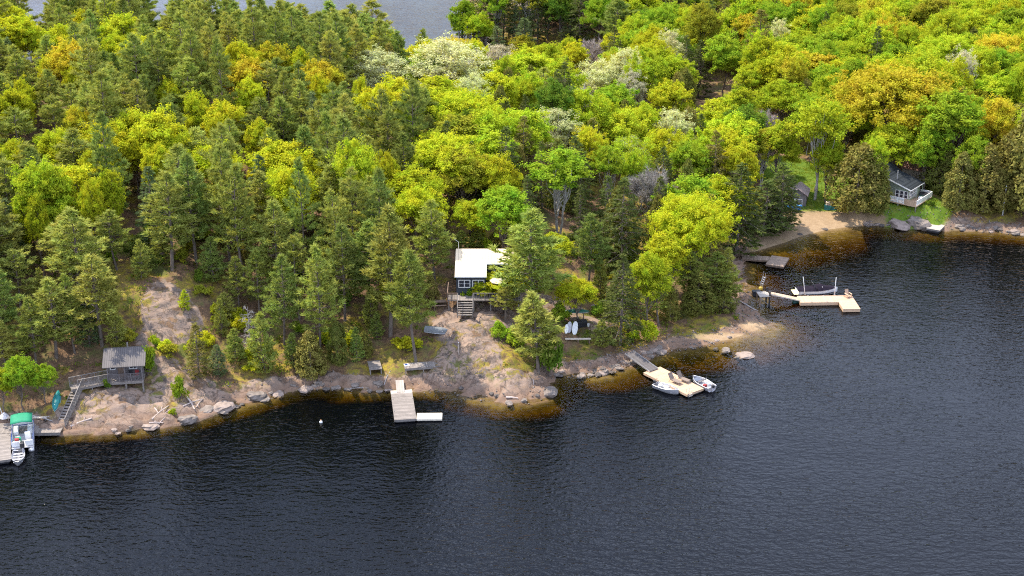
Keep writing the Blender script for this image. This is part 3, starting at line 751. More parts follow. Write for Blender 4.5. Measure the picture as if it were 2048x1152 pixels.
PROTO = {
    'pine': [pine('white pine', 100 + i, irregular=(.30, .42, .36, .5, .33, .45, .38)[i], RAD=(3.2, 2.9, 3.4, 3.1, 2.7, 3.3, 3.0)[i], base=(.22, .28, .34, .38, .25, .18, .30)[i]) for i in range(7)] + [pine('old white pine', 120 + i, RAD=3.4, base=(.42, .48, .35)[i], whorls=12, irregular=.62, ntuft=26, lift=.5) for i in range(3)],
    'young': [pine('young pine', 130 + i, H=8, RAD=2.2, base=.05, whorls=13, irregular=.28, ntuft=13) for i in range(3)],
    'maple': [broadleaf('maple', 200 + i, base=(.34, .28, .4, .3, .36, .25)[i], RAD=(4.0, 3.7, 4.3, 3.8, 4.2, 3.5)[i], nl=(84, 92, 80, 88, 86, 96)[i]) for i in range(6)],
    'great': [broadleaf('great maple', 220 + i, H=14.5, RAD=7.0, base=.36, nl=230, per=190, size=(.10, .18), lob=(.085, .15)) for i in range(2)],
    'lanky': [broadleaf('lanky maple', 230 + i, base=.48, RAD=3.2, nl=54, per=140, lob=(.16, .27), bark='pale_bark', stems=(1, 2, 3)[i]) for i in range(3)],
    'poplar': [broadleaf('poplar', 260 + i, base=.26, RAD=3.6, nl=76, per=130, size=(.085, .135), lob=(.15, .26), bark='pale_bark', twigs=26) for i in range(3)],
    'bare': [bare_tree('bare tree', 280 + i) for i in range(2)],
    'cedar': [cedar('cedar', 300 + i, RAD=(2.2, 2.5, 2.0)[i], point=(1, .8, 1.15)[i]) for i in range(3)],
    'hemlock': [pine('hemlock', 330 + i, H=14, RAD=3.1, base=.10, whorls=22, tuft=8, lift=.1, blade=(.24, .42), width=.06, ntuft=17, irregular=.30, mat='scale', droop=.22) for i in range(3)],
    'spruce': [pine('spruce', 350 + i, H=13, RAD=2.3, base=.06, whorls=22, tuft=8, lift=.15, blade=(.22, .40), width=.055, ntuft=13, irregular=.22, mat='needle', droop=.10) for i in range(2)],
    'shrub': [shrub('shrub', 370 + i) for i in range(3)],
    'dead': [dead_conifer('dead conifer', 390)],
}
def _rad(me):
    v = np.empty(len(me.vertices) * 3, np.float32); me.vertices.foreach_get('co', v); v = v.reshape(-1, 3)
    return float(np.percentile(np.hypot(v[:, 0], v[:, 1]), 96)), float(np.percentile(v[:, 2], 99.7))
for k_ in PROTO:
    PROTO[k_] = [(c, t, _rad(c)[1], _rad(c)[0]) for c, t, H_, R_ in PROTO[k_]]
NAMES = {'pine': ('white_pine', 'pine', 'crown', 'trunk'), 'young': ('young_pine', 'pine', 'crown', 'trunk'), 'maple': ('broadleaf_tree', 'tree', 'crown', 'trunk'),
         'great': ('broadleaf_tree', 'tree', 'crown', 'trunk'), 'lanky': ('slender_tree', 'tree', 'crown', 'trunk'), 'poplar': ('poplar_tree', 'tree', 'crown', 'trunk'), 'bare': ('leafless_tree', 'tree', 'twigs', 'trunk'),
         'cedar': ('cedar_tree', 'cedar', 'crown', 'trunk'), 'hemlock': ('hemlock_tree', 'tree', 'crown', 'trunk'), 'spruce': ('spruce_tree', 'spruce', 'crown', 'trunk'),
         'shrub': ('shrub', 'shrub', 'foliage', 'stem'), 'dead': ('dead_tree', 'dead tree', 'twigs', 'trunk')}
NAMES = {k: (a, b, 'crown' if c == 'twigs' else c, d) for k, (a, b, c, d) in NAMES.items()}
TC = {  # leaf colours
    'pine': (.335, .375, .080), 'pine2': (.28, .345, .080), 'pine3': (.385, .405, .090), 'pine4': (.25, .30, .072),
    'Y': (.50, .53, .030), 'O': (.56, .50, .040), 'L': (.42, .51, .032), 'G': (.28, .40, .030), 'D': (.16, .25, .03), 'K': (.36, .36, .035),
    'P': (.62, .62, .30), 'Q': (.55, .52, .36), 'B': (.38, .33, .30), 'C': (.20, .205, .045), 'H': (.13, .155, .042), 'E': (.24, .22, .055), 'S': (.15, .20, .08)}
TONE = {'pine': 'green', 'pine2': 'deep green', 'pine3': 'olive green', 'pine4': 'dark green', 'Y': 'yellow', 'O': 'orange-tinged', 'L': 'lime green', 'G': 'bright green', 'D': 'deep green',
        'K': 'olive yellow', 'P': 'pale cream-green', 'Q': 'pale greyish', 'B': 'grey', 'C': 'olive', 'H': 'dark green', 'E': 'brownish olive', 'S': 'blue-green'}
TREES = []      # (kind, x, y, height scale, width scale, colour, turn, lean, given label)
prng = random.Random(7)
def stand(kind, base, H, Wd, col, label=None, lean=0.0, seed=None, hand=True):
    TREES.append(dict(kind=kind, x=base[0], y=base[1], H=H, W=Wd, col=col, label=label, lean=lean, hand=hand, var=seed))
HT = {'maple': 13.5, 'poplar': 13.5, 'lanky': 13.0, 'bare': 12.5, 'cedar': 9.0, 'hemlock': 13.0, 'spruce': 12.0, 'pine': 14.5}
def crown_at(kind, cx, cy, w, h, col, label=None, Ht=None):
    """a broad-leaved tree whose crown is centred on a pixel and w x h pixels large"""
    Ht = Ht or HT[kind]
    for _ in range(2):
        hc = Ht * .66
        p = place(cx, cy, hc); d = proj(p.x, p.y, p.z + hc)[2]
        wm = w * d / FPX
    hm = h * d / FPX
    Ht2 = max(Ht * .8, min(Ht * 1.25, hm * 1.35))
    if abs(Ht2 - Ht) > .3:
        p = place(cx, cy, Ht2 * .66)
    stand(kind, p, Ht2, wm, col, label)
def base_top(kind, bx, by, ty, w, col, label=None, lean=0.0):
    """a tree whose foot and top are both seen"""
    p = place(bx, by); d = proj(p.x, p.y, p.z)[2]
    y2 = max(.5, (by - ty) * d / FPX / math.cos(PITCH) * 1.0)
    for _ in range(4):
        q = proj(p.x, p.y, p.z + y2); y2 *= (by - ty) / max(1, by - q[1])
    stand(kind, p, y2, w * d / FPX, col, label, lean)
def top_at(kind, tx, ty, H, w, col, label=None):
    p = place(tx, ty, H); d = proj(p.x, p.y, p.z + H)[2]
    stand(kind, p, H, w * d / FPX, col, label)

# ------------------------------------------------------------------ the trees one can tell apart, by where the photo shows them
for q in """
maple 80 45 150 75 O|maple 30 75 90 60 Y|maple 165 60 80 55 Y|maple 60 80 60 50 Y|maple 245 78 105 110 L|maple 235 112 80 60 Y|maple 325 35 75 45 Y|maple 480 128 85 60 Y
maple 545 130 80 60 O|maple 600 140 55 55 Y|maple 620 42 55 35 Y|maple 95 160 40 60 Y|maple 48 205 50 70 Y|maple 150 175 50 70 Y|maple 30 225 70 60 Y|maple 340 205 60 50 Y
maple 395 232 55 45 Y|maple 500 203 70 55 Y|maple 450 252 90 55 Y|maple 435 288 50 45 Y|maple 520 287 60 50 Y|maple 155 262 65 60 O|maple 28 330 80 70 Y|maple 120 310 100 60 Y
maple 195 350 75 70 Y|maple 218 392 60 70 Y|maple 278 315 50 60 Y|maple 318 340 65 80 Y|maple 75 445 50 70 Y|maple 185 415 50 45 Y|maple 640 195 50 70 Y|maple 722 200 40 70 Y
maple 725 90 135 75 Y|maple 805 112 60 50 O|maple 822 125 50 50 L|maple 905 70 110 50 O|poplar 745 142 150 95 P|poplar 895 130 165 120 P|poplar 945 188 80 50 P|poplar 1000 80 95 75 Q
maple 1045 62 55 60 K|maple 1062 145 110 85 L|maple 1090 100 70 45 L|maple 1140 88 60 45 L|bare 1185 110 75 55 B|poplar 1200 160 105 70 P|poplar 1262 182 75 55 Q|maple 1250 105 60 60 L
maple 1230 210 100 65 G|maple 1150 118 60 50 Y|maple 920 235 190 115 Y|maple 895 320 180 80 Y|maple 830 385 110 80 Y|lanky 1115 355 120 130 G|lanky 1212 338 70 80 G|poplar 1112 262 115 105 P
maple 1002 360 80 110 Y|maple 1012 425 110 95 G|poplar 1348 262 90 95 P|poplar 1262 315 90 75 L|bare 1300 382 100 105 B|maple 1382 330 95 100 G|maple 1245 265 100 70 L|maple 1440 400 110 70 Y
maple 1384 458 180 150 Y|maple 1330 515 95 110 Y|maple 1345 150 95 80 L|maple 1340 205 90 60 Y|maple 1300 560 85 90 L|maple 1790 205 235 185 O|maple 1700 235 120 90 L|maple 1540 45 120 90 G
maple 1320 60 110 95 G|maple 1405 60 75 120 K|maple 1452 112 85 100 G|maple 1565 200 100 90 L|maple 1625 145 110 75 O|maple 1705 120 120 80 L|maple 1505 165 70 70 L|maple 1440 240 100 90 Y
lanky 1640 270 110 160 L|maple 1900 250 120 150 G|maple 1800 90 130 90 L|maple 1900 110 140 90 L|maple 2000 110 130 90 O|maple 1990 190 110 90 L|maple 1690 45 120 90 K|maple 1920 30 120 80 L|maple 1600 95 100 80 L
maple 1330 300 90 70 Y|maple 1480 215 70 60 L|maple 1560 290 90 110 L|lanky 1520 300 70 90 K|maple 960 30 60 60 L|maple 1050 200 60 50 L|maple 1010 150 60 45 L|maple 1180 300 70 70 Y
maple 1790 290 120 70 L|maple 1660 320 70 70 L|maple 1750 320 60 50 L|maple 1855 300 70 60 G|maple 925 345 110 70 K|maple 1270 350 60 60 L|maple 1210 240 60 60 Y|maple 1290 250 70 60 L
hemlock 1250 425 110 150 H|hemlock 1430 320 80 130 E|hemlock 1480 390 120 140 H|hemlock 1400 270 60 90 H|hemlock 1010 245 80 110 H|hemlock 940 330 60 80 H|hemlock 1320 400 70 110 H|hemlock 1160 420 60 110 H
bare 1530 260 60 70 B|spruce 1520 70 70 120 E|spruce 1050 40 70 90 S|spruce 990 50 60 80 S|pine 1240 40 90 100 pine2|hemlock 1400 120 60 90 H|hemlock 1560 370 90 110 H|cedar 2030 260 110 200 E|maple 1950 320 80 110 G|hemlock 1990 250 60 90 H
hemlock 1085 330 60 110 H|hemlock 1160 345 60 110 H|hemlock 1060 400 70 100 H|hemlock 1215 400 70 110 H|maple 770 355 60 70 Y|maple 815 270 40 70 G
""".replace('\n', '|').split('|'):
    if q.strip():
        k, a, b, c, d, col = q.split()
        crown_at(k, float(a), float(b), float(c), float(d), col)
for q in """
pine 833 722 498 112 pine|tall white pine with a dark trunk beside the long grey float|0
pine 780 672 412 118 pine3|tall white pine with a bare lower trunk behind the small wooden platform|0
pine 1070 640 420 150 pine|broad white pine standing before the white-roofed cabin|0
pine 1076 745 585 105 pine3|leaning pine with a sparse crown on the rocky point|-.10
pine 1010 640 570 60 pine3|small flat pine on the cracked rock below the cabin|0
pine 205 690 508 120 pine3|tall white pine behind the grey-roofed boathouse|0
pine 112 712 555 105 pine3|light green pine uphill of the green canoe|0
pine 42 625 498 95 pine3|wind-shaped pine with bare gaps at the edge of the photo|0
pine 20 740 640 80 pine3|low pine above the grey pier|0
pine 568 690 508 88 pine2|full dark pine uphill of the white buoy, apart from its neighbours|0
pine 640 712 488 90 pine|slim pine with a visible trunk between two round cedars|0
young 532 742 622 64 pine|young pine above the mossy ledge beside the dead tree|0
pine 478 610 512 55 pine|slender pine uphill of the dead grey tree|0
pine 690 640 445 95 pine4|dark pine on the slope uphill of the small wooden platform|0
pine 150 565 430 110 pine3|broad pale pine uphill of the wooden stairs|0
pine 235 540 420 95 pine|pine just uphill of the bare rock slab|0
young 430 560 470 55 pine2|small pine at the top corner of the bare rock slab|0
pine 600 640 470 80 pine|pine behind the young pine and the dead tree|0
pine 1172 590 428 88 pine4|blue-green pine with a full crown behind the yellow maple sapling|0
hemlock 1240 690 508 95 H|dark hemlock at the head of the grey ramp|0
pine 1318 650 545 70 pine|bright green pine beside the lime tree near the stony beach|0
pine 1372 605 500 80 pine|white pine under the yellow maple on the point|0
pine 1428 612 505 100 pine|broad white pine at the edge of the stony point|0
pine 1448 612 495 58 pine3|white pine leaning over the small platform on posts|0.06
cedar 1395 625 545 70 C|low olive cedar at the tip of the point|0
cedar 1445 620 560 60 C|low cedar beside the stony point|0
cedar 1340 640 575 40 C|small cedar on the bank above the stony beach|0
pine 150 705 548 85 pine|full white pine behind the railed walkway|0
pine 72 730 592 75 pine|pine on the bank uphill of the pontoon boat|0
young 236 690 612 46 pine3|young pine right behind the boathouse roof|0
pine 5 690 520 90 pine2|deep green pine cut by the edge of the photo|0
spruce 180 690 600 50 S|small spruce in the shade uphill of the stairs|0
pine 520 640 500 75 pine|pine uphill of the dead grey tree, its trunk bare below|0
pine 735 620 440 95 pine2|dark full pine at the head of the mossy bank|0
pine 870 560 400 90 pine|white pine just beside the cabin roof|0
cedar 622 752 662 64 E|round olive cedar on the ledge above the white buoy|0
cedar 676 728 642 46 C|narrow deep green cedar behind the shore boulders|0
cedar 730 712 660 34 C|small cone-shaped cedar uphill of the small wooden platform|0
spruce 398 752 645 56 E|greyish olive spruce below the bare rock slab|0
spruce 438 748 688 40 S|small blue-green spruce beside the greyish one|0
young 470 720 655 44 pine|small pale pine on the slope beside the dead tree|0
cedar 1712 420 288 112 E|big round cedar between the shed and the green house|0
cedar 1745 425 310 70 C|dark cedar touching the green house wall|0
cedar 1880 388 276 80 C|tall cedar behind the deck of the green house|0
cedar 1915 420 305 70 E|olive cedar beside the deck of the green house|0
cedar 1965 425 290 80 E|olive cedar uphill of the bleached dock|0
cedar 2010 415 260 90 E|cedar just behind the white flagpole|0
cedar 2050 430 180 120 E|very tall brownish cedar at the edge of the photo|0
cedar 1940 410 320 60 C|cedar in the row beside the flagpole|0
hemlock 1520 470 360 110 H|dark hemlock at the bend of the bay|0
hemlock 1560 450 350 80 H|dark hemlock beside the grey shed|0
maple 1480 470 370 80 K|olive yellow tree behind the old floats|0
dead 500 700 612 46 B|dead grey tree with bare branches above the ledge|0
maple 1152 650 556 84 Y|yellow maple sapling above the paddleboards|0
maple 1008 605 540 95 Y|yellow maple in front of the cabin deck|0
maple 966 604 560 42 Y|yellow maple beside the cabin stairs|0
maple 1105 560 468 90 Y|yellow-leaved tree behind the broad pine by the cabin|0
maple 790 640 555 70 Y|yellow tree behind the tall pine beside the long grey float|0
maple 48 818 712 72 G|bright green tree on the bank behind the pontoon boat|0
maple 8 822 735 55 L|lime green tree on the bank above the grey pier|0
maple 92 808 728 58 G|green sapling beside the green canoe|0
shrub 360 796 752 30 G|bright green bush on the grey rock beside the driftwood|0
young 370 618 578 24 L|lone yellow-green young pine on the bare rock slab|0
shrub 293 752 690 38 G|bright green bush against the boathouse wall|0
shrub 1000 675 642 40 G|round green bush on the cracked rock|0
shrub 1032 690 655 50 G|loose green bush beside the round bush on the cracked rock|0
shrub 1096 752 668 54 D|deep green juniper hanging over the tip of the rock|0
shrub 935 600 575 30 G|green bush at the foot of the cabin stairs|0
shrub 437 640 605 34 Y|yellow bush beside the bare rock slab|0
shrub 330 700 680 34 Y|yellow bush below the bare rock slab|0
shrub 412 690 660 40 Y|ochre bush among the small trees below the bare rock slab|0
shrub 290 712 690 34 K|olive bush behind the boathouse roof ridge|0
shrub 385 705 678 36 L|lime bush between the bare rock slab and the greyish spruce|0
shrub 260 680 655 36 K|olive bush at the lower edge of the bare rock slab|0
shrub 310 690 668 24 L|lime bush at the foot of the bare rock slab|0
shrub 1296 680 640 40 L|lime bush at the head of the stony beach|0
shrub 1200 630 600 40 D|dark green bush beside the stone steps|0
shrub 345 832 815 16 L|tuft of green on the rock beside the driftwood|0
shrub 505 742 722 40 Y|yellow bush beneath the dead tree|0
shrub 815 700 670 60 Y|yellow bush at the foot of the tall pine|0
shrub 1860 410 398 18 D|small bush under the corner of the house deck|0
shrub 215 775 755 20 D|low bush under the boathouse porch|0
shrub 690 610 575 36 D|green shrub on the dark slope|0
shrub 700 690 662 40 L|lime shrub on the bank uphill of the small platform|0
shrub 1120 640 605 40 G|green shrub uphill of the paddleboards|0
maple 860 470 390 70 L|lime tree uphill of the cabin|0
maple 940 490 400 80 L|lime tree directly behind the cabin roof|0
""".strip().split('\n'):
    a, lab, ln = q.split('|')
    k, bx, by, ty, w, col = a.split()
    base_top(k, float(bx), float(by), float(ty), float(w), col, lab, float(ln))

for px, py, H, w, col in ((600, 8, 15, 80, 'pine'), (645, 2, 16, 85, 'pine2'), (690, 22, 15.5, 85, 'pine'), (730, 10, 16, 80, 'pine2'), (665, 60, 15, 90, 'pine3'), (762, 38, 15, 75, 'pine'), (560, 2, 15, 80, 'pine3'),
                          *[(562 + 23 * i, (-40, -22, -34, -16)[i % 4], 17.5, 98, ('pine', 'pine2', 'pine3')[i % 3]) for i in range(9)], (845, 52, 13, 50, 'pine4'), (872, 58, 12, 45, 'pine3'), (790, 62, 13, 60, 'pine2'), (715, 48, 15, 80, 'pine3'), (520, 6, 15, 80, 'pine'), (470, 4, 15, 80, 'pine2'), (400, 2, 15, 80, 'pine')):
    top_at('pine', px, py, H, w, col)
for k, bx, by, ty, w, col in (('maple', 928, 80, -2, 62, 'G'), ('hemlock', 965, 80, -25, 60, 'H'), ('hemlock', 1005, 80, -40, 62, 'H'), ('spruce', 1035, 84, -20, 46, 'S'), ('hemlock', 1075, 84, -35, 62, 'H'), ('maple', 1120, 88, -15, 66, 'D'),
                              ('hemlock', 1160, 96, -30, 62, 'H'), ('maple', 1200, 106, -10, 70, 'G'), ('hemlock', 945, 74, -35, 50, 'E'), ('lanky', 1060, 86, -30, 60, 'K'), ('lanky', 990, 82, -25, 60, 'G'), ('hemlock', 1140, 92, 10, 50, 'H'), ('maple', 1095, 80, -50, 70, 'L')):
    base_top(k, bx, by, ty, w, col)

# ------------------------------------------------------------------ the rest of the forest, grown between them
KEEP_PX = [(255, 400, 555, 700), (195, 305, 685, 800), (100, 220, 735, 880), (885, 1035, 485, 625), (870, 1030, 590, 770), (1752, 1875, 325, 425), (1565, 1690, 355, 470),
           (1100, 1200, 610, 700), (1500, 1545, 545, 620), (1770, 1870, 395, 460), (600, 900, 705, 860), (300, 560, 740, 880), (1395, 1480, 140, 200)]
NOGO = []
for px, py, r in [(318, 600, 5.5), (350, 655, 4), (250, 760, 5), (965, 555, 7), (940, 590, 5), (930, 650, 5), (960, 700, 6), (1810, 385, 8), (1640, 400, 9), (1590, 400, 4), (1700, 395, 5),
                  (1620, 445, 7), (1150, 660, 5), (1440, 168, 7), (1460, 185, 5), (150, 800, 4), (1830, 350, 5), (1650, 370, 5), (1045, 8, 5)]:
    p = place(px, py); NOGO.append((p.x, p.y, r))
def limit_y(px):
    """below this line of the photo only the trees named above stand"""
    return float(np.interp(px, [0, 120, 240, 320, 420, 560, 720, 860, 900, 1040, 1100, 1250, 1400, 1500, 1560, 1740, 1900, 2048], [690, 620, 560, 545, 570, 600, 610, 560, 480, 480, 470, 540, 560, 470, 400, 330, 330, 400]))
cells = {}
def near(x, y, r):
    for i in range(int((x - r) // 8), int((x + r) // 8) + 1):
        for j in range(int((y - r) // 8), int((y + r) // 8) + 1):
            for (a, b, q) in cells.get((i, j), ()):
                if (a - x) ** 2 + (b - y) ** 2 < (min(r, q) if False else (r + q) / 2) ** 2: return True
    return False
def keep(x, y, r): cells.setdefault((int(x // 8), int(y // 8)), []).append((x, y, r))
for t in TREES:
    keep(t['x'], t['y'], {'shrub': 1.0, 'dead': 2, 'cedar': 3.0}.get(t['kind'], 3.2 if t['kind'] in ('pine', 'young', 'spruce', 'hemlock') else min(6.0, t['W'] * .72)))
counts = {}
SHOWN = []
for t in TREES:
    if t['kind'] in ('maple', 'poplar', 'bare', 'lanky') and not t['label']:
        q = proj(t['x'], t['y'], height(t['x'], t['y']) + t['H'] * .72); hw = t['W'] / q[2] * FPX * .5; hh = t['H'] * .30 / q[2] * FPX
        e_, f_ = (.8, .5) if t['kind'] in ('poplar', 'bare', 'lanky') else (.5, -.1)
        SHOWN.append((q[0] - hw * e_, q[0] + hw * e_, q[1] - hh * .9, q[1] + hh * f_, t['y']))
def fill():
    cand = []
    for _ in range(34000):
        y = prng.uniform(143, 372); x = prng.uniform(-1, 1) * (14 + .385 * y)
        cand.append((y + prng.uniform(-8, 8), x, y))
    cand.sort()
    for _, x, y in cand:
        d = float(sample(GD, x, y))
        if d < 2.2 or sample(GSAND, x, y) > .2 or (sample(GGRASS, x, y) > .3): continue
        z = height(x, y)
        px, py, dep = proj(x, y, z)
        if py > limit_y(px) or py < -190 or px < -150 or px > 2200: continue
        if any((x - a) ** 2 + (y - b) ** 2 < r * r for a, b, r in NOGO): continue
        cx, cy, _ = proj(x, y, z + 9)
        back = y > 318 + .10 * x
        u = prng.random()
        if back: k = 'hemlock' if u < .22 else 'spruce' if u < .34 else 'pine' if u < .42 else 'maple' if u < .93 else 'lanky'
        elif cx < 690: k = 'pine' if u < .84 else 'spruce' if u < .87 else 'maple'
        elif cx < 850: k = 'pine' if (cy > 200 and u < .85) else 'pine' if u < .5 else 'hemlock' if u < .7 else 'maple'
        elif cx < 1500: k = 'hemlock' if u < .22 else 'cedar' if u < .30 else 'pine' if u < .34 else 'poplar' if u < .41 else 'bare' if u < .43 else 'maple'
        else: k = 'hemlock' if u < .07 else 'cedar' if u < .10 else 'poplar' if u < .12 else 'lanky' if u < .17 else 'maple'
        H = {'pine': prng.uniform(11.5, 17.5), 'maple': prng.uniform(10.5, 14.5), 'poplar': prng.uniform(12, 14.5), 'lanky': prng.uniform(11, 14), 'bare': prng.uniform(11, 13),
             'cedar': prng.uniform(8, 11), 'hemlock': prng.uniform(10, 14.5), 'spruce': prng.uniform(10, 13.5)}[k]
        Wd = {'pine': prng.uniform(5.2, 7.6), 'maple': prng.uniform(6.2, 9.6), 'poplar': prng.uniform(5.5, 7.5), 'lanky': prng.uniform(5, 6.5), 'bare': prng.uniform(5, 6.5),
              'cedar': prng.uniform(3.5, 5), 'hemlock': prng.uniform(4.8, 6.6), 'spruce': prng.uniform(3.6, 4.8)}[k]
        if back: H *= 1.12; Wd *= 1.12
        sp = {'pine': 3.8, 'maple': Wd * .55, 'poplar': 4.6, 'lanky': 4.2, 'bare': 5, 'cedar': 3.2, 'hemlock': 3.8, 'spruce': 3.4}[k]
        if near(x, y, sp): continue
        t, b = proj(x, y, z + H)[1], py
        hw = Wd * .5 / dep * FPX
        if any(px + hw > a0 and px - hw < a1 and t < b1 and b > b0 + 15 and b > b1 - 60 for a0, a1, b0, b1 in KEEP_PX): continue
        if any(px + hw * .35 > a0 and px - hw * .35 < a1 and t + 6 < b1 and b > b0 and y < y1 - .5 for a0, a1, b0, b1, y1 in SHOWN): continue
        if k == 'pine': col = prng.choice(['pine', 'pine', 'pine3', 'pine2', 'pine4'])
        elif k == 'maple':
            col = prng.choice('YYYYYLLO') if cx < 850 else prng.choice('YYYYLLLLGGKD') if cx < 1500 else prng.choice('LLLLLLYYYGGGKO')
            if back: col = prng.choice('LGGGDDK')
        elif k in ('poplar',): col = prng.choice('PQP')
        elif k == 'lanky': col = prng.choice('LGD')
        else: col = {'bare': 'B', 'cedar': prng.choice('CCE'), 'hemlock': prng.choice('HHE'), 'spruce': prng.choice('SSE')}[k]
        if counts.get(k, 0) >= {'pine': 300, 'maple': 250}.get(k, 200): continue
        counts[k] = counts.get(k, 0) + 1
        keep(x, y, sp)
        stand(k, (x, y), H, Wd, col, hand=False)
fill()
def low_growth(n):
    tries = 0
    while n and tries < 6000:
        tries += 1
        y = prng.uniform(146, 205); x = prng.uniform(-1, 1) * (10 + .36 * y)
        if sample(GD, x, y) < 2.5 or sample(GROCK, x, y) > .35 or sample(GGRASS, x, y) > .2 or sample(GSAND, x, y) > .1 or near(x, y, .6): continue
        px, py, dep = proj(x, y, height(x, y))
        if not (470 < py < 745 and (px < 770 or 860 < px < 1330)): continue
        if 715 < px < 905 and py > 690: continue
        if any((x - a) ** 2 + (y - b) ** 2 < (r * .8) ** 2 for a, b, r in NOGO): continue
        if any(a0 + 8 < px < a1 - 8 and b0 + 30 < py < b1 for a0, a1, b0, b1 in KEEP_PX[:8]): continue
        u = prng.random(); keep(x, y, 1.2); n -= 1
        if u < .34: stand('young', (x, y), prng.uniform(2.2, 5.5), prng.uniform(1.8, 3.0), prng.choice(['pine', 'pine3', 'pine2']), hand=False)
        elif u < .5: stand('cedar', (x, y), prng.uniform(2.2, 4.2), prng.uniform(1.3, 2.2), prng.choice('CE'), hand=False)
        else: stand('shrub', (x, y), prng.uniform(.9, 2.2), prng.uniform(1.2, 2.8), prng.choice('LGDYK'), hand=False)
low_growth(120)
print('trees', len(TREES), counts)

LAND = [(20, 'the grey pier'), (75, 'the pontoon boat'), (135, 'the wooden stairs'), (190, 'the boardwalk'), (250, 'the grey-roofed boathouse'), (320, 'the bare rock slab'), (390, 'the bleached driftwood'),
        (445, 'the greyish spruce'), (500, 'the dead grey tree'), (568, 'the mossy ledge'), (642, 'the white buoy'), (700, 'the shore boulders'), (747, 'the small platform'), (808, 'the long grey float'),
        (865, 'the pale raft'), (930, 'the cabin stairs'), (985, 'the white-roofed cabin'), (1050, 'the rocky point'), (1110, 'the leaning pine'), (1155, 'the paddleboards'), (1200, 'the stone steps'),
        (1250, 'the grey ramp'), (1310, 'the new dock'), (1370, 'the lounge chairs'), (1430, 'the rocks in the water'), (1500, 'the small platform on posts'), (1550, 'the old floats'),
        (1597, 'the grey shed'), (1640, 'the moored motorboat'), (1680, 'the teal tarp'), (1730, 'the round cedar'), (1785, 'the green house'), (1835, 'the house deck'), (1885, 'the bleached dock'), (1945, 'the lakeside cedars'),
        (2005, 'the flagpole'), (2060, 'the tall brown cedar')]
ORD = 'first second third fourth fifth sixth seventh eighth ninth tenth eleventh twelfth thirteenth fourteenth fifteenth sixteenth seventeenth eighteenth nineteenth twentieth'.split()
ORD += ['twenty-' + w for w in ORD[:9]] + ['thirtieth'] + ['thirty-' + w for w in ORD[:9]]
GROUP = {'pine': 'white pines on the forested slope', 'young': 'young pines', 'maple': 'spring-leaved trees of the forest', 'lanky': 'slender trees with bare lower trunks', 'poplar': 'pale poplars in new leaf',
         'bare': 'leafless trees', 'cedar': 'cedars', 'hemlock': 'dark hemlocks', 'spruce': 'spruces', 'shrub': 'bushes', 'dead': 'dead trees'}
def look(t):
    k, H, Wd = t['kind'], t['H'], t['W']
    h = 'tall' if H > 13.6 else 'short' if H < 11.4 else ''
    w = {True: 'broad', False: 'narrow'}.get(Wd / H > .5) if k in ('maple', 'pine', 'poplar') and (Wd / H > .52 or Wd / H < .36) else ''
    noun = {'pine': 'white pine', 'young': 'young pine', 'maple': 'leafy tree', 'lanky': 'slender tree', 'poplar': 'poplar', 'bare': 'leafless tree', 'cedar': 'cedar', 'hemlock': 'hemlock', 'spruce': 'spruce', 'shrub': 'bush', 'dead': 'dead tree'}[k]
    return ' '.join(x for x in (h, w, TONE[t['col']], noun) if x)
seen = {}
order = sorted(range(len(TREES)), key=lambda i: TREES[i]['y'])
for i in order:
    t = TREES[i]
    if t['label']: continue
    px = proj(t['x'], t['y'], height(t['x'], t['y']) + t['H'] * .6)[0]
    lm = min(LAND, key=lambda q: abs(q[0] - px))[1]
    lk = look(t); key = (lk, lm); seen[key] = seen.get(key, 0) + 1
    where = 'uphill in line with ' + lm
    t['label'] = ((ORD[seen[key] - 1] + ' ') if seen[key] > 1 else '') + lk + ', ' + where
for n_, t in enumerate(TREES):
    k = t['kind']
    if k == 'maple' and t['W'] > 11: k = 'great'
    ps = PROTO[k]; i = (t['var'] if t['var'] is not None else prng.randrange(len(ps)))
    crown, trunk, H0, R0 = ps[i % len(ps)]
    nm, cat, c_, d_ = NAMES[k]
    z = height(t['x'], t['y'])
    e = empty(nm, (t['x'], t['y'], z - .1), prng.uniform(0, 6.28), t['label'], cat, GROUP[t['kind']])
    if t['lean']:
        e.rotation_mode = 'XYZ'; e.rotation_euler = (0, t['lean'], 0) if True else e.rotation_euler
    sw = t['W'] / (2 * R0) 
    e.scale = (sw * prng.uniform(.93, 1.07), sw * prng.uniform(.93, 1.07), t['H'] / H0)
    col = TC[t['col']]; f = prng.uniform(.86, 1.14); g = prng.uniform(.93, 1.07)
    link(c_, crown, None, e, (min(1, col[0] * f * g), min(1, col[1] * f), col[2] * f))
    link(d_, trunk, None, e)

